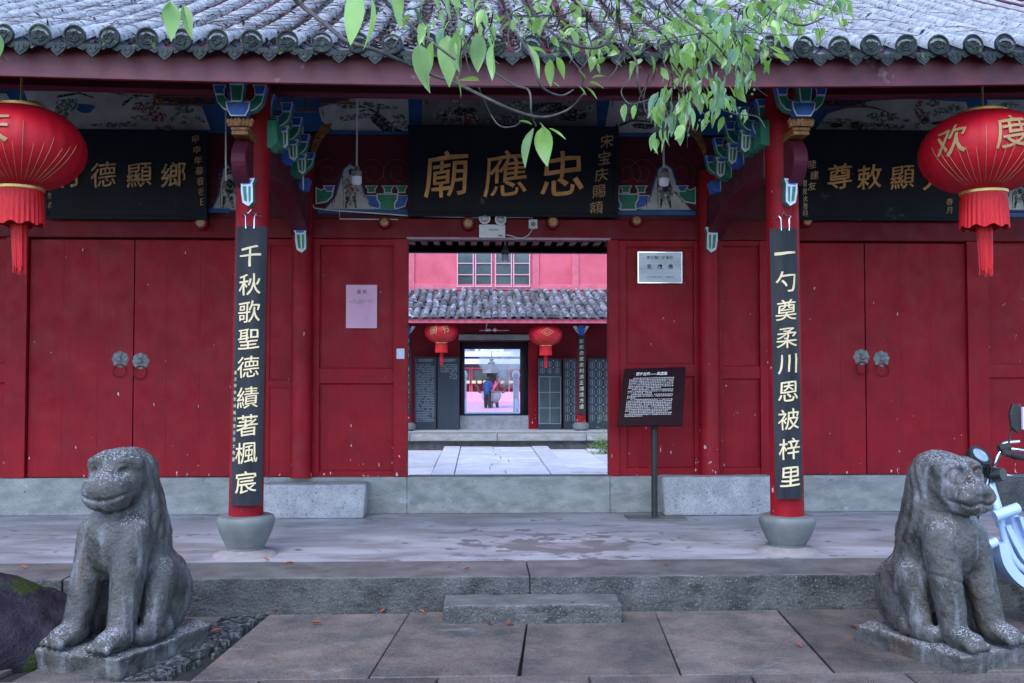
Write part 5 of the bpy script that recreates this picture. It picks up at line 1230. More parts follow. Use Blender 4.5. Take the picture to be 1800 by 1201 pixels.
# upper storey
Y3 = Y2 + 1.2
MB().box(-8, 8, Y3, Y3 + .3, 3.0, 7.5).build('upper_wall', M['pinkwall'], h2)
for px in (722, 942, 1012): r2(px - 6, px + 6, 380, 512, Y3 - .05, .06, 'post', M['winframe'])
r2(716, 1080, 500, 510, Y3 - .03, .04, 'rail', M['winframe'])
for x0 in (805, 837, 872, 904):
    w = r2(x0, x0 + 26, 430, 503, Y3 - .02, .03, 'window', M['glass'], 0)
    A, B = P(x0, 503, Y3 - .05), P(x0 + 26, 430, Y3 - .05); fm = MB(); t_ = .03; z_ = A.z
    fm.box(A.x - t_, A.x, Y3 - .06, Y3 - .02, A.z - t_, B.z).box(B.x, B.x + t_, Y3 - .06, Y3 - .02, A.z - t_, B.z).box(A.x, B.x, Y3 - .06, Y3 - .02, A.z - t_, A.z)
    for yy in (463, 483): zz = P(x0, yy, Y3 - .05).z; fm.box(A.x, B.x, Y3 - .05, Y3 - .022, zz - .012, zz + .012)
    fm.build('window_frame', mat('pale_pink_frame', (.62, .35, .40), (.55, .3, .35), 5, .6, 0) if x0 == 805 else bpy.data.materials['pale_pink_frame'], w)
# skirt roof
YE2 = YH - .15; ZE2 = P(890, 556, YE2).z; YT2, ZT2 = Y3 - .02, P(890, 510, Y3).z
roof2 = bpy.data.objects.new('roof', None); COL.objects.link(roof2); roof2.parent = h2; ORI[roof2.name] = Vector()
MB().add([(-8, YE2, ZE2 - .06), (8, YE2, ZE2 - .06), (8, YT2, ZT2 - .06), (-8, YT2, ZT2 - .06)], [(0, 1, 2, 3)]).build('roof_deck', M['tile_dark'], roof2)
MB().box(-8, 8, YE2 + .02, YE2 + .06, P(890, 568, YE2).z, ZE2 - .05).build('fascia_board', M['pinkwall'], roof2)
sl2 = math.atan2(ZT2 - ZE2, YT2 - YE2); L2 = math.hypot(ZT2 - ZE2, YT2 - YE2); n2 = 9; dl = L2 / n2
vs, fs = [], []; rr = .068
for j, (y, r_) in enumerate(((-dl * .62, rr * 1.15), (dl * .5, rr * .9))):
    for k in range(7): a = math.pi * k / 6; vs.append((r_ * math.cos(a), y, r_ * math.sin(a) * 1.1))
for k in range(6): fs.append((k, k + 1, k + 8, k + 7))
fs.append(tuple(range(6, -1, -1)))
ct2 = meshof(MB().add(vs, fs), 'roof_tile', M['tile2'], True); st2 = MB(); stp = MB()
pv, pf = [], []
for j, y in enumerate((-dl * .6, dl * .6)):
    for k in range(6): a = math.pi * (1.08 + .84 * k / 5); pv.append((.085 * math.cos(a), y, .085 * math.sin(a) + .05 + (.012 if j == 0 else 0)))
for k in range(5): pf.append((k, k + 1, k + 7, k + 6))
p2 = .195; xs0 = X(700, YE2); cnt = 0
for i in range(-12, 42):
    x = xs0 + i * p2
    for j in range(n2):
        u = (j + .5) * dl; loc = (x + J2.uniform(-.015, .015) + .02 * math.sin(i * 2 + j * .8), YE2 + u * math.cos(sl2), ZE2 + u * math.sin(sl2) - .01)
        if 0 <= i < 26: inst('roof_tile', ct2, roof2, loc, (sl2 + J2.uniform(-.06, .06), J2.uniform(-.06, .06), J2.uniform(-.09, .09))); cnt += 1
        else: place(st2, vs, fs, loc, sl2)
        place(stp, pv, pf, (x + p2 / 2, loc[1], loc[2] - .03), sl2)
    st2.add(*(lambda q: (q.v, q.f))(MB().prism([(x + p2 / 2 - .07, ZE2 - .01), (x + p2 / 2 - .03, ZE2 - .045), (x + p2 / 2, ZE2 - .055), (x + p2 / 2 + .03, ZE2 - .045), (x + p2 / 2 + .07, ZE2 - .01), (x + p2 / 2, ZE2 - .03)], 'y', YE2 - .02, YE2)))
st2.build('cover_tiles', M['tile2'], roof2, kind='stuff'); stp.build('pan_tiles', M['tile_dark'], roof2, kind='stuff')
# rear slopes so the hall casts proper shade
MB().add([(-8, Y3, 7.5), (8, Y3, 7.5), (8, Y3 + 6, 9), (-8, Y3 + 6, 9)], [(0, 1, 2, 3)]).build('upper_roof', M['tile_dark'], h2)
# inner columns and couplets
YC2 = G(880, 757, ZH).y
for px, s_, tx in ((1021, 1, '紫氣自東來利濟正鴻流方遠'), (716, 2, '神威昭日月聖德庇蒼生')):
    x = X(px, YC2); 
    MB().lathe([(.13, ZH), (.19, ZH + .05), (.20, ZH + .13), (.14, ZH + .19)], (x, YC2, 0), 20).build('pedestal', M['bowl'], h2, smooth=True)
    MB().lathe([(.115, ZH + .19), (.11, Z(568, YC2))], (x, YC2, 0), 20).build('column', M['red'], h2, smooth=True)
    t = thing('couplet_board', 'narrow inscribed board on the inner hall column right of the far doorway' if s_ == 1 else 'inscribed board on the inner column at the left jamb of the gate', 'couplet board', (x, YC2 - .14, ZH), 'couplet boards of the inner hall')
    MB().box(x - .10, x + .10, YC2 - .15, YC2 - .12, Z(728, YC2), Z(590, YC2)).build('board', M['board_black'], t, bevel=.01)
    for i, ch in enumerate(tx): put_char(ch, .112, (x, YC2 - .151, Z(600 + i * 125 / len(tx), YC2)), t, M['cream'], depth=.004, weight=.004, simple=False)
    # bracket
    q = P(px, 588, YC2 - .2); o = bpy.data.objects.new('bracket_set', None); COL.objects.link(o); o.parent = h2; o.location = (q.x, YC2 - .2, q.z); ORI[o.name] = Vector(o.location)
    for g_s in (-1, 1):
        mb = MB(); mb.prism([(q.x + g_s * a * .013, q.z + b * .013) for a, b in ((0, 0), (3, 0), (9, 6), (14, 14), (9, 15), (5, 8), (0, 9))], 'y', YC2 - .28, YC2 - .2, 0); mb.prism([(q.x + g_s * a * .013, q.z + b * .013) for a, b in ((1, 2), (4, 2), (10, 10), (6, 8))], 'y', YC2 - .285, YC2 - .281, 1); mb.build('bracket_arm', [M['white'], M['green']], o)
    MB().box(q.x - .06, q.x + .06, YC2 - .3, YC2 - .19, q.z - .02, q.z + .2).build('bracket_cup', M['blue'], o)
l3 = lantern_proto('lantern', [('国', -.45, .02, .24), ('节', .28, .04, .24)], detail=False); place_l(l3, 776, 583, YE2 + .45, .80, 'small red lantern left of the far doorway in the inner courtyard')
l4 = lantern_proto('lantern', [('卍', 9, 0, .01)], detail=False)
for ch_ in list(l4.children):
    if ch_.name.startswith('printed'): bpy.data.objects.remove(ch_)
mb = MB()
for k in range(4):
    a = k * math.pi / 2
    for r0 in (.11, .06): mb.tube([(.02 + r0 * 1.5 * math.cos(a), -.475 + .02 * abs(math.cos(a)), .05 + r0 * math.sin(a)), (.02 + r0 * 1.5 * math.cos(a + math.pi / 2), -.475 + .02 * abs(math.cos(a + math.pi / 2)), .05 + r0 * math.sin(a + math.pi / 2))], .007, 5)
mb.build('printed_emblem', M['print'], l4, loc=(0, 0, 0))
place_l(l4, 959, 588, YE2 + .45, .80, 'small red lantern with diamond emblem right of the far doorway')
# tablets
def tablet(x0, x1, y0, y1, label, style):
    Y = Y2 - .35; A, B = P(x0, y1, Y), P(x1, y0, Y); zb = ZH
    t = thing('tablet', label, 'tablet', ((A.x + B.x) / 2, Y, ZH), 'dark tablets standing against the inner hall')
    MB().box(A.x, B.x, Y, Y + .08, zb, B.z).build('slab', M['tablet'], t, bevel=.01)
    mb = MB(); w_, h_ = B.x - A.x, B.z - zb
    if style == 'text' or style == 'text2':
        cols, rows_ = 14, 34
        for r_ in range(rows_):
            for c_ in range(cols):
                if J2.random() < .14: continue
                if style == 'text2' and not (r_ < 5 or (c_ > 7 and r_ < 9)): continue
                x = A.x + w_ * (.08 + .84 * c_ / cols); z = B.z - h_ * (.10 + .80 * r_ / rows_); mb.box(x, x + .022, Y - .004, Y - .001, z - .022, z)
        put_char('忠应庙碑记', .07, ((A.x + B.x) / 2, Y - .003, B.z - h_ * .045), t, M['tabletline'], depth=0, name='heading', simple=True, weight=.03, tilt=0)
        mb.build('engraved_text', M['tabletline'], t, kind='stuff')
    if style == 'glass':
        for i in range(3):
            u = .5 * (i) ; x = A.x + w_ * (.04 + .92 * u); mb.box(x - .008, x + .008, Y - .008, Y - .001, zb + h_ * .08, zb + h_ * .74)
        for i in range(4): z = zb + h_ * (.08 + .22 * i); mb.box(A.x + w_ * .04, A.x + w_ * .96, Y - .010, Y - .002, z - .008, z + .008)
        MB().box(A.x + .02, B.x - .02, Y - .0009, Y, zb + h_ * .08, zb + h_ * .74).build('glass', M['glass'], t); mb.build('lattice', M['tabletline'], t)
    if style in ('gold', 'glass'):
        mb = MB(); z0_ = zb + h_ * (.78 if style == 'glass' else .10); mr_ = M['brownfret']
        rows_ = 2 if style == 'glass' else 7; ch_ = (B.z - .06 - z0_) / rows_
        for r_ in range(rows_):
            for c_ in range(3):
                cx = A.x + w_ * (.18 + .32 * c_); cz = z0_ + (r_ + .5) * ch_
                mb.tube([(cx + .055 * math.cos(a), Y - .004, cz + ch_ * .42 * math.sin(a)) for a in [i * .785 for i in range(9)]], .006, 4)
                mb.box(cx - .012, cx + .012, Y - .008, Y - .001, cz - ch_ * .28, cz + ch_ * .28)
                mb.prism([(cx + w_ * .16 + .022 * math.cos(a), cz + ch_ * .5 + .022 * math.sin(a)) for a in (0, 1.57, 3.14, 4.71)], 'y', Y - .01, Y - .001, 1) if c_ < 2 else None
        mb.build('gilt_tracery', [M['tabletline'], mat('gilt_tracery', (.5, .34, .18), (.35, .22, .12), 20, .6, 0)], t)
tablet(729, 767, 628, 755, 'dark tablet fully covered with small engraved text, leftmost in the inner court', 'text')
tablet(769, 807, 628, 755, 'dark tablet with text only at its top, beside the far doorway', 'text2')
tablet(946, 987, 630, 755, 'dark tablet with a lower glazed grid right of the far doorway', 'glass')
tablet(991, 1028, 630, 755, 'dark tablet with gilt tracery behind the inner right column', 'gold')
tablet(1034, 1074, 630, 755, 'dark tablet with gilt tracery at the right jamb of the gate', 'gold')
# cables and small lamp above the inner door
m_ = MB().tube([P(x, y, Y2 - .5) for x, y in ((858, 557), (854, 580))], .012, 6).tube([P(x, y, Y2 - .5) for x, y in ((843, 581), (895, 581))], .008, 6).tube([P(854, 580, Y2 - .5), P(862, 580, Y2 - .5)], .03, 8).tube([P(869, 578, Y2 - .5), P(872, 582, Y2 - .5)], .04, 8)
tag(m_.build('ceiling_lamp', M['pvc'], smooth=True), 'small lamp and wires above the far doorway', 'lamp')
# shrub at the corner of the courtyard
sh = thing('shrub', 'light green shrub at the right foot of the inner terrace', 'shrub', (X(1062, 20.2), 20.2, ZC))
mb = MB(); c = Vector((X(1064, 20.2), 20.2, ZC))
for q_ in ((-.05, 0, .3), (.1, 0, .4), (-.15, -.1, .2)): MB().tube([c, c + Vector(q_)], .01, 6).build('stem', M['bark'], sh)
for i in range(420):
    p = c + Vector((J2.gauss(0, .16), J2.gauss(0, .15), abs(J2.gauss(.16, .12)) + (.5 if J2.random() < .12 else 0))); a = J2.uniform(0, 6.28); d = Vector((math.cos(a), math.sin(a), J2.uniform(-.4, .6))) * .04; n_ = Vector((-math.sin(a), math.cos(a), .3)) * .015
    mb.add([p - d, p + n_, p + d, p - n_], [(0, 1, 2, 3)])
mb.build('foliage', M['leaf'], sh, kind='stuff')
# small plant behind the left jamb is not visible; moss tufts at terrace foot
# ------------------------------------------------------------------ third courtyard
Z3 = -.22
MB().box(-14, 14, 31.02, 66, Z3 - .1, Z3).build('far_courtyard', M['pinkfloor'], kind='structure')
MB().box(-2.5, 2.5, 27.6, 31.0, Z3 - .3, ZH - .01).build('passage_floor', M['court'], h2)
MB().box(X(800, 31), X(925, 31), 31.05, 32.4, Z3, P(860, 725, 32).z).build('marble_step', M['whitestone'], kind='structure')
Yp = G(858, 718, Z3).y
# balustrade posts
def bpost(px, label, Y, w_):
    x = X(px, Y); t = thing('marble_post', label, 'post', (x, Y, Z3), 'white marble posts of the far court')
    MB().box(x - w_, x + w_, Y - w_, Y + w_, Z3, Z(666, Y)).build('shaft', M['whitestone'], t, bevel=.02)
    MB().lathe([(w_ * .8, 0), (w_ * 1.3, .06), (w_ * 1.5, .14), (w_ * 1.1, .24), (w_ * .5, .30)], (x, Y, Z(666, Y)), 12).build('finial', M['whitestone'], t, smooth=True)
    MB().prism([(Y, Z3 + .3), (Y, Z(700, Y)), (Y - 1.0, Z(700, Y) - .3), (Y - 1.2, Z3 + .3)], 'x', x - .05, x + .05).build('side_panel', M['whitestone'], t)
bpost(907, 'white marble balustrade post at the right of the far doorway', 34, .10); bpost(816, 'white marble balustrade post at the left of the far doorway', 34, .08)
# burner
Bx = X(864, Yp + .9); By = Yp + .9; k_ = By / F
t = thing('incense_burner', 'bronze pagoda roofed incense burner in the far courtyard', 'incense burner', (Bx, By, Z3))
def zz(py): return P(863, py, By).z
for a in (0, 2.1, 4.2): MB().tube([(Bx + .36 * math.cos(a + .5), By + .36 * math.sin(a + .5), Z3), (Bx + .28 * math.cos(a + .5), By + .28 * math.sin(a + .5), zz(702))], [.07, .11], 8).build('leg', M['bronze'], t, smooth=True)
MB().lathe([(.24, zz(709)), (.42, zz(704)), (.50, zz(697)), (.48, zz(690)), (.54, zz(688))], (Bx, By, 0), 24).build('bowl', M['pale_stone'], t, smooth=True)
for s_ in (-1, 1): MB().tube(smoothpts([(Bx + s_ * .52, By, zz(690)), (Bx + s_ * .66, By, zz(688)), (Bx + s_ * .70, By, zz(682)), (Bx + s_ * .86, By, zz(676))]), .06, 8).build('handle', M['bronze'], t, smooth=True)
MB().box(Bx - .24, Bx + .24, By - .24, By + .24, zz(672), zz(655)).build('furnace_chamber', M['ironblack'], t, bevel=.03)
for s_ in (-1, 1): MB().tube([(Bx + s_ * .28, By - .28, zz(688)), (Bx + s_ * .28, By - .28, zz(655))], .05, 8).build('post', M['bronze'], t)
MB().lathe([(.48, zz(656)), (.44, zz(653)), (.26, zz(648)), (.22, zz(644)), (.16, zz(641)), (.2, zz(638)), (.08, zz(635)), (.12, zz(632)), (.02, zz(626)), (.01, zz(616))], (Bx, By, 0), 8).build('roof', M['bowl'], t)
# incense smoke
sm = MB().lathe([(.3, 0), (1.3, .7), (1.7, 1.4), (1.2, 2.3), (.3, 2.9)], (Bx + .9, By + .6, zz(684)), 16).build('incense_smoke', bpy.data.materials.new('smoke'), kind='stuff'); sm['label'] = 'pale blue incense smoke drifting round the burner'; sm['category'] = 'smoke'
ms = sm.data.materials[0]; ms.use_nodes = True; nt = ms.node_tree; nt.nodes.remove(nt.nodes['Principled BSDF']); pvn = nt.nodes.new('ShaderNodeVolumePrincipled'); pvn.inputs['Color'].default_value = (.80, .87, 1, 1)
nt.links.new(ramp(nt, noise(nt, 1.1, 4, .6, None, 1), [(.45, 0), (.65, .9)]), pvn.inputs['Density']); nt.links.new(pvn.outputs[0], nt.nodes['Material Output'].inputs['Volume'])
# worshipper
pr = thing('person', 'person in a blue jacket and black trousers facing the incense burner', 'person', (X(857, Yp), Yp, Z3))
H_ = (P(857, 664, Yp).z - Z3); q = H_ / 1.68
ax, g_ = sdf_grid((-.4, -.3, 0), (.4, .55, 1.72), .025)
g3 = (np.abs(g_[0]), g_[1], g_[2])
f = s_cap(g3, (.10, 0, .88), (.11, .0, .08), .09, .055); f = smin(f, s_cap(g_, (0, 0, .95), (0, .02, 1.35), .14, .15), .06)
f = smin(f, s_ell(g3, (.11, .06, .04), (.05, .12, .04)), .03); f = smin(f, s_cap(g_, (0, .02, 1.4), (0, .03, 1.5), .06, .055), .03); f = smin(f, s_ell(g_, (0, .04, 1.58), (.075, .09, .11)), .02)
f = smin(f, s_cap(g3, (.19, .02, 1.36), (.24, .08, 1.10), .05, .045), .03); f = smin(f, s_cap(g3, (.24, .08, 1.10), (.12, .36, 1.14), .042, .035), .02)
f = smin(f, s_ell(g3, (.09, .41, 1.15), (.035, .05, .04)), .02)
sdf_obj('body', f, ax, M['skin'], pr)
f = s_cap(g3, (.10, 0, .9), (.115, 0, .10), .115, .085); f = smin(f, s_ell(g_, (0, 0, .9), (.2, .15, .14)), .05); sdf_obj('trousers', f, ax, M['trousers'], pr)
f = smin(s_cap(g_, (0, 0, .86), (0, .01, 1.36), .175, .15), s_cap(g3, (.17, .02, 1.38), (.25, .07, 1.10), .085, .065), .05); f = smin(f, s_cap(g3, (.25, .07, 1.10), (.14, .30, 1.13), .065, .055), .03); f = np.maximum(f, .62 - g_[2])
sdf_obj('jacket', f, ax, M['jacket'], pr)
f = np.maximum(s_ell(g_, (0, .02, 1.61), (.105, .115, .115)), -s_ell(g_, (0, .17, 1.53), (.09, .1, .12))); sdf_obj('hair', f, ax, M['hair'], pr)
pr.scale = (q, q, q); pr.rotation_euler = (0, 0, R(-25))
inc = MB(); a = Vector((X(863, Yp - .1), Yp + .4, Z(690, Yp)))
for i in range(3): inc.tube([a + Vector((.04 * i, 0, 0)), a + Vector((.35 + .08 * i, .3, .75))], .02, 5)
tag(inc.build('incense_sticks', M['incense']), 'bundle of pink incense sticks held by the person', 'incense')
# far hall
Y5 = 62
h3 = thing('far_hall', 'red fronted far hall with white eave bands behind the incense burner', 'building', (0, 0, 0))
def r3(x0, x1, y0, y1, Y, th, name, m): return MB().box(X(x0, Y), X(x1, Y), Y, Y + th, Z(y1, Y), Z(y0, Y)).build(name, m, h3)
MB().box(-22, 22, Y5 + .5, Y5 + 1, Z3, 5).build('wall', M['red2'], h3)
MB().box(-22, 22, Y5 - .6, Y5 + .5, Z3, Z(689, Y5)).build('base_wall', M['pinkfloor'], h3)
for px in (826, 829.5, 895, 912): r3(px - 1, px + 1, 648, 689, Y5 + .3, .15, 'post', M['pinkwall'])
r3(780, 950, 646, 649, Y5 + .2, .2, 'rail', M['pinkwall'])
r3(790, 826, 650, 672, Y5 + .4, .08, 'window', M['glass']); r3(831, 852, 650, 672, Y5 + .4, .08, 'window', M['glass']); r3(876, 893, 650, 672, Y5 + .4, .08, 'window', M['glass'])
for px in (822, 833, 843, 853, 883, 898):
    c = P(px, 672, Y5 + .1); MB().lathe([(0, -.12), (.14, -.08), (.16, 0), (.14, .08), (0, .12)], c, 8).build('lamp', M['cream'], h3, smooth=True)
r3(700, 1050, 631, 640, Y5 - .6, .3, 'eave_band', M['whitestone']); r3(700, 1050, 618, 627, Y5 - .3, .3, 'eave_band', M['whitestone'])
r3(700, 1050, 627, 631, Y5 + .1, .3, 'eave_recess', M['bluepaint']); r3(700, 1050, 640, 646, Y5 - .0, .3, 'eave_recess', M['tablet'])
r3(700, 1050, 560, 618, Y5 + .4, .3, 'roof', mat('blue_roof', (.30, .34, .55), (.22, .25, .42), .6, .6, .2, 4))
for px, r_ in ((848, 3.5), (856, 5), (866, 6), (874, 6.5), (882, 4), (838, 3)):
    c = P(px, 617, Y5 - .1); MB().lathe([(r_ * .036, -.06), (r_ * .04, 0), (r_ * .03, r_ * .03), (0, r_ * .045)], c, 10).build('ridge_ornament', M['whitestone'], h3, smooth=True)
for px in (827, 878): r3(px - 1, px + 1, 600, 616, Y5 + .1, .2, 'gable_post', M['pinkwall'])

# ------------------------------------------------------------------ overhanging tree
tree = thing('overhanging_tree', 'leafy green branches hanging in from above before the roof', 'tree', tuple(P(1100, -250, 4.0)))
leafm = []
def leafmesh(w_, bend, fold, m, tw=0):
    vs, fs = [], []; n = 7
    for j in range(n + 1):
        u = j / n; ww = w_ * (math.sin(math.pi * u**.8)**.9) * (1 - .25 * u); y = -u; zc = -bend * u * u; tx = tw * u
        if j in (0, n): ww = .004
        for s_ in (-1, 0, 1):
            x = s_ * ww; zz_ = zc + abs(s_) * ww * fold; vs.append((x * math.cos(tx) - zz_ * math.sin(tx), x * math.sin(tx) + zz_ * math.cos(tx), y))
    for j in range(n):
        for k in range(2): a = j * 3 + k; fs.append((a, a + 1, a + 4, a + 3))
    return meshof(MB().add(vs, fs), 'leaf', m, True), (vs, fs)
variants = [leafmesh(w_, b, f_, M[m], tw) for w_, b, f_, m, tw in ((.23, .10, .35, 'leaf', 0), (.27, .2, .25, 'leaf', .3), (.20, .3, .5, 'leaf2', -.4), (.26, .05, .2, 'leaf', .9), (.18, .15, .6, 'leaf', -.8), (.27, .25, .3, 'leaf2', .5))]
nleaf = 0; bulk = MB(); T = random.Random(21)
def leaf_at(a, b, Y, vi=None, roll=None):
    """leaf with stalk end at pixel a and tip at pixel b, at depth Y"""
    global nleaf
    A, B = P(a[0], a[1], Y), P(b[0], b[1], Y + T.uniform(-.35, .35) * (abs(a[0] - b[0]) + abs(a[1] - b[1])) * Y / F)
    d = B - A; L = d.length; vi = T.randrange(len(variants)) if vi is None else vi
    q_ = (-d).to_track_quat('Z', 'Y'); q_ = q_ @ Matrix.Rotation(T.uniform(-1.1, 1.1) if roll is None else roll, 3, 'Z').to_quaternion()
    # keep the blade mostly facing the viewer
    if nleaf < 296:
        o = inst('leaf', variants[vi][0], tree, A, q_.to_euler(), (L, L, L)); nleaf += 1
    else:
        mt = Matrix.Translation(A) @ q_.to_matrix().to_4x4() @ Matrix.Scale(L, 4); bulk.add([mt @ Vector(v) for v in variants[vi][1][0]], variants[vi][1][1])
big = [((617, -22), (627, 83), 2.1, 1), ((652, -8), (658, 89), 2.1, 1), ((683, -40), (714, 46), 2.3, 1), ((790, -28), (782, 32), 2.5, 1), ((300, 3), (302, 70), 2.6, 0), ((322, 8), (336, 66), 2.6, 4), ((300, 3), (277, 34), 2.6, 4), ((-12, 50), (2, 108), 2.2, 1),
       ((736, 78), (748, 158), 2.7, 4), ((762, 72), (752, 130), 2.7, 4), ((836, 58), (845, 130), 2.6, 1), ((786, 62), (790, 150), 2.8, 0), ((803, 60), (800, 126), 2.8, 4), ((778, 48), (768, 84), 2.9, 5), ((725, 14), (752, 50), 2.7, 2), ((842, 22), (868, 48), 2.8, 2), ((868, 76), (862, 144), 2.7, 4), ((800, 132), (818, 172), 2.6, 1), ((843, 142), (806, 138), 2.6, 0),
       ((815, 30), (808, 70), 2.9, 2), ((925, 76), (952, 132), 3.2, 4), ((968, 104), (966, 153), 3.2, 0), ((978, 100), (994, 139), 3.2, 0), ((960, 95), (930, 80), 3.2, 4), ((985, 80), (1008, 102), 3.2, 4), ((1030, 140), (1018, 122), 3.3, 0), ((1040, 138), (1065, 130), 3.3, 4), ((1015, 150), (1032, 166), 3.3, 4), ((1028, 152), (1052, 172), 3.3, 4), ((1035, 145), (1064, 152), 3.3, 4),
       ((938, 225), (917, 292), 3.0, 0), ((955, 222), (957, 292), 3.0, 1), ((965, 226), (997, 242), 3.0, 4), ((936, 220), (914, 210), 3.0, 4), ((948, 215), (962, 235), 3.0, 4), ((972, 145), (985, 152), 3.1, 4), ((1098, 183), (1096, 213), 3.4, 0), ((1116, 184), (1112, 210), 3.4, 0), ((1107, 118), (1108, 144), 3.4, 4)]
for a, b, Y, v in big: leaf_at(a, b, Y, v, T.uniform(-.35, .35))
def cloud(n, cx, cy, rx, ry, L0, L1, Y0, Y1, ang=(60, 120)):
    for i in range(n):
        a = T.uniform(0, 6.28); r_ = T.random()**.5; x, y = cx + rx * r_ * math.cos(a), cy + ry * r_ * math.sin(a); an = R(T.uniform(*ang)); L = T.uniform(L0, L1)
        leaf_at((x, y), (x + L * math.cos(an), y + L * math.sin(an)), T.uniform(Y0, Y1))
cloud(44, 1180, 190, 34, 44, 18, 40, 3.3, 3.7, (70, 125)); cloud(130, 1262, 110, 66, 76, 15, 38, 3.4, 4.2, (45, 130)); cloud(44, 1320, 70, 50, 50, 15, 34, 3.6, 4.4, (20, 140)); cloud(30, 1290, 20, 90, 25, 20, 40, 3.4, 4.5, (0, 160))
cloud(85, 1420, 10, 72, 45, 13, 30, 3.8, 4.8, (20, 150)); cloud(45, 1230, 50, 70, 50, 16, 36, 3.2, 4, (30, 140)); cloud(55, 1090, 40, 110, 50, 10, 28, 3.2, 4.4, (0, 180)); cloud(40, 790, 25, 95, 45, 16, 40, 2.5, 3.4, (40, 130)); cloud(12, 975, 30, 60, 40, 18, 34, 3, 4, (0, 180)); cloud(10, 1280, 185, 50, 22, 18, 30, 3.6, 4, (50, 120)); cloud(10, 1050, 90, 60, 30, 16, 28, 3.2, 4.2, (0, 180)); cloud(6, 1160, 235, 14, 14, 24, 34, 3.4, 3.5, (80, 115))
cloud(8, 1450, -20, 60, 30, 20, 34, 3.6, 4.6); cloud(60, 1130, 60, 120, 55, 9, 24, 3.4, 4.6, (0, 180)); cloud(40, 930, 20, 110, 40, 12, 34, 2.9, 4, (20, 160)); cloud(30, 1300, 20, 110, 35, 14, 32, 3.5, 4.6, (0, 180)); cloud(16, 1215, 175, 40, 50, 14, 30, 3.5, 3.9); cloud(14, 1185, 95, 40, 30, 22, 36, 3.4, 4)
if bulk.v: bulk.build('foliage', M['leaf'], tree, smooth=True, kind='stuff')
tb = MB()
def br(pts, Y, r0, r1, name=None):
    p = smoothpts([P(a, b, Y + (.12 * math.sin(i * 1.3))) for i, (a, b) in enumerate(pts)], 5); n = len(p)
    mb = MB(); mb.tube(p, [r0 + (r1 - r0) * i / (n - 1) for i in range(n)], 6); mb.build('branch', M['bark'], tree, smooth=True)
mpx = 1 / F
br([(480, -40), (525, 5), (575, 45), (610, 72), (660, 88), (715, 112), (760, 132), (805, 148), (850, 170), (905, 195), (955, 206), (1000, 192), (1026, 165)], 2.9, .0075, .003)
br([(640, -50), (680, 5), (722, 45), (760, 75), (800, 105)], 2.8, .008, .003)
br([(860, -60), (890, 20), (905, 55), (935, 100), (950, 150), (985, 168), (1008, 158)], 3.1, .006, .0025)
br([(905, -50), (930, 12), (960, 48), (985, 68), (1030, 84), (1062, 78), (1082, 50), (1086, 0), (1080, -60)], 3.3, .0035, .008)
br([(1086, 0), (1090, 50), (1100, 80), (1118, 108), (1122, 150), (1135, 180), (1160, 200)], 3.4, .007, .002)
br([(1140, -60), (1172, 0), (1190, 25), (1225, 50), (1260, 80), (1290, 120)], 3.5, .008, .003)
br([(1290, -60), (1335, -5), (1370, 28), (1410, 45), (1450, 30)], 3.9, .009, .003)
br([(1330, -40), (1400, -10), (1470, 20)], 4.2, .006, .003)
br([(840, 100), (870, 128), (905, 150), (930, 160), (934, 200), (942, 222)], 3.0, .004, .0028); br([(842, 155), (862, 200), (880, 222), (905, 222), (915, 213)], 2.9, .002, .002)
br([(1126, 118), (1110, 135), (1092, 160), (1105, 182), (1125, 180), (1150, 172)], 3.4, .002, .002); br([(1032, 18), (1032, 50), (1040, 80)], 3.3, .005, .003)
br([(1225, 130), (1250, 180), (1290, 200), (1330, 205), (1345, 225)], 3.7, .003, .0018); br([(1180, 110), (1200, 140), (1215, 190), (1218, 230)], 3.5, .003, .0015)
for i in range(46):
    x, y = T.uniform(900, 1330), T.uniform(-20, 70); pts = [(x, y)]; an = T.uniform(0, 3.14)
    for k in range(T.randint(3, 5)): an += T.uniform(-.6, .6); x += 30 * math.cos(an); y += 24 * math.sin(an) * .8; pts.append((x, y))
    br(pts, T.uniform(3.2, 4.2), T.uniform(.0022, .0042), .0012)
for cx, cy, n_, Y_ in ((1265, 100, 16, 3.7), (1185, 180, 9, 3.45), (1325, 60, 9, 3.9), (1420, 10, 9, 4.1), (790, 30, 8, 2.9), (1100, 40, 12, 3.7)):
    for i in range(n_):
        x, y = cx + T.uniform(-45, 45), cy - T.uniform(20, 60); pts = [(x, y)]; an = T.uniform(.9, 2.2)
        for k in range(T.randint(3, 5)): an += T.uniform(-.5, .5); x += 22 * math.cos(an); y += 22 * math.sin(an); pts.append((x, y))
        br(pts, Y_ + T.uniform(-.3, .3), .0022, .0008)
for i in range(10):
    x, y = T.uniform(700, 880), T.uniform(-20, 60); pts = [(x, y)]; an = T.uniform(.6, 2.4)
    for k in range(4): an += T.uniform(-.5, .5); x += 26 * math.cos(an); y += 24 * math.sin(an); pts.append((x, y))
    br(pts, T.uniform(2.7, 3.2), .003, .0012)
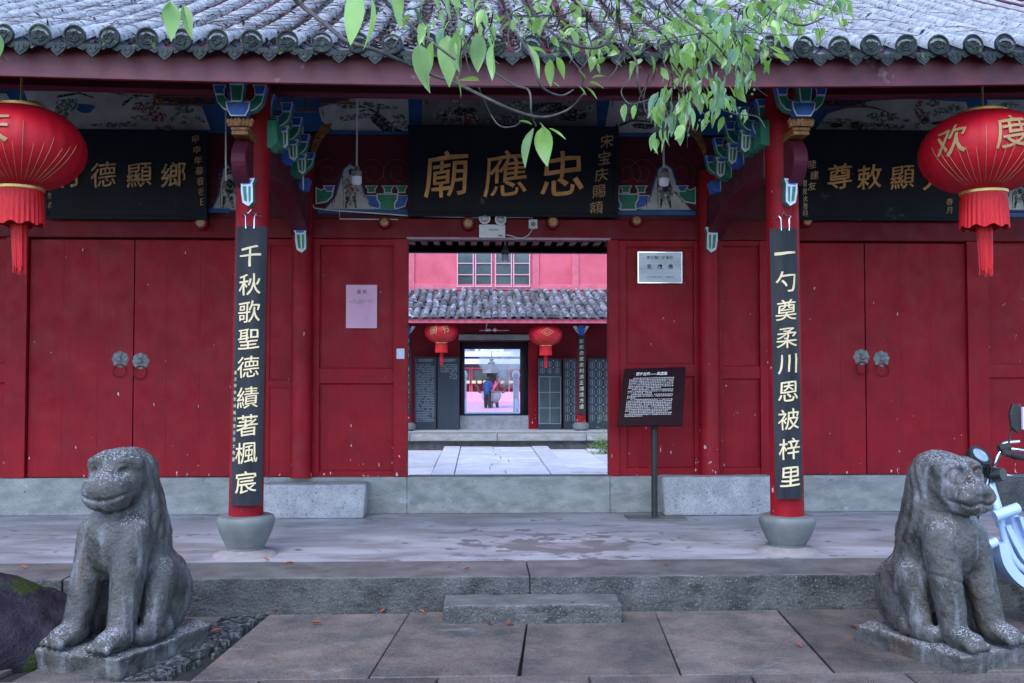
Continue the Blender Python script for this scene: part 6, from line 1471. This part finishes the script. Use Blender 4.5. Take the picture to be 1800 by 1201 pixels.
# the limb the twigs spring from, above the picture
p = [P(x, y, Y) for x, y, Y in ((420, -160, 2.6), (700, -120, 2.8), (1000, -110, 3.3), (1300, -130, 3.8), (1500, -220, 4.1), (1900, -600, 4.6))]
MB().tube(smoothpts(p), [.03 + .0012 * i for i in range(31)], 10).build('limb', M['bark'], tree, smooth=True)
bm_ = MB()
for px, py in ((1300, 190), (1306, 196), (1296, 200), (1285, 205), (1210, 238), (1230, 212), (1240, 218), (1246, 214), (1318, 150), (1326, 158), (1322, 166)): bm_.lathe([(0, -.006), (.006, 0), (0, .006)], P(px, py, 3.7), 8)
bm_.build('berry', M['leaf2'], tree, smooth=True)

# ------------------------------------------------------------------ fallen leaves on the ground
FL = random.Random(12)
def fallen(px, py, z, label, red=True, s=.035):
    c = G(px, py, z); a = FL.uniform(0, 6.28); vs, fs = [], []
    for j in range(6):
        u = j / 5; ww = .34 * math.sin(math.pi * u); 
        for k in (-1, 0, 1): x, y = (u - .5) * 2 * s, k * ww * s; vs.append((c.x + x * math.cos(a) - y * math.sin(a), c.y + x * math.sin(a) + y * math.cos(a), z + .006 + .016 * abs(k) * ww * 2 * s / .035 + .014 * u * u))
    for j in range(5):
        for k in range(2): q = j * 3 + k; fs.append((q, q + 1, q + 4, q + 3))
    tag(MB().add(vs, fs).build('fallen_leaf', M['redleaf'] if red else M['leaf'], smooth=True), label, 'leaf', 'dead leaves lying about the step')
for px, py, z, lab in ((487, 1077, 0, 'rusty leaf at the foot of the terrace beside the left lion'), (674, 1077, 0, 'rusty leaf at the terrace foot left of the stone step'), (742, 1078, 0, 'dark red leaf just left of the stone step'), (862, 1100, 0, 'brown leaf touching the front left of the stone step'), (896, 1101, 0, 'brown leaf at the front middle of the stone step'),
    (1108, 1072, 0, 'orange leaf at the right end of the stone step'), (1148, 1070, 0, 'pale orange leaf on the first joint right of the step'), (1330, 1066, 0, 'red leaf at the terrace foot below the right column'), (1502, 1105, 0, 'big red leaf left of the right stone lion'), (1545, 1067, 0, 'pink leaf touching the right stone lion plinth'),
    (468, 986, PT + .006, 'orange leaf on the terrace under the left column'), (506, 993, PT + .008, 'dark red leaf on the terrace kerb'), (822, 1002, PT + .008, 'small rusty leaf on the middle of the terrace kerb'), (380, 1112, 0, 'orange leaf on the pebble strip'), (556, 1098, 0, 'small rusty leaf on the left paving slab'), (42, 1000, PT + .008, 'orange leaf on the left end of the terrace'), (1404, 1137, 0, 'pale leaf on the paving before the right lion')):
    fallen(px, py, z, lab, s=.03 + .012 * FL.random() + (.012 if 'big' in lab else 0))
bpy.context.view_layer.update()
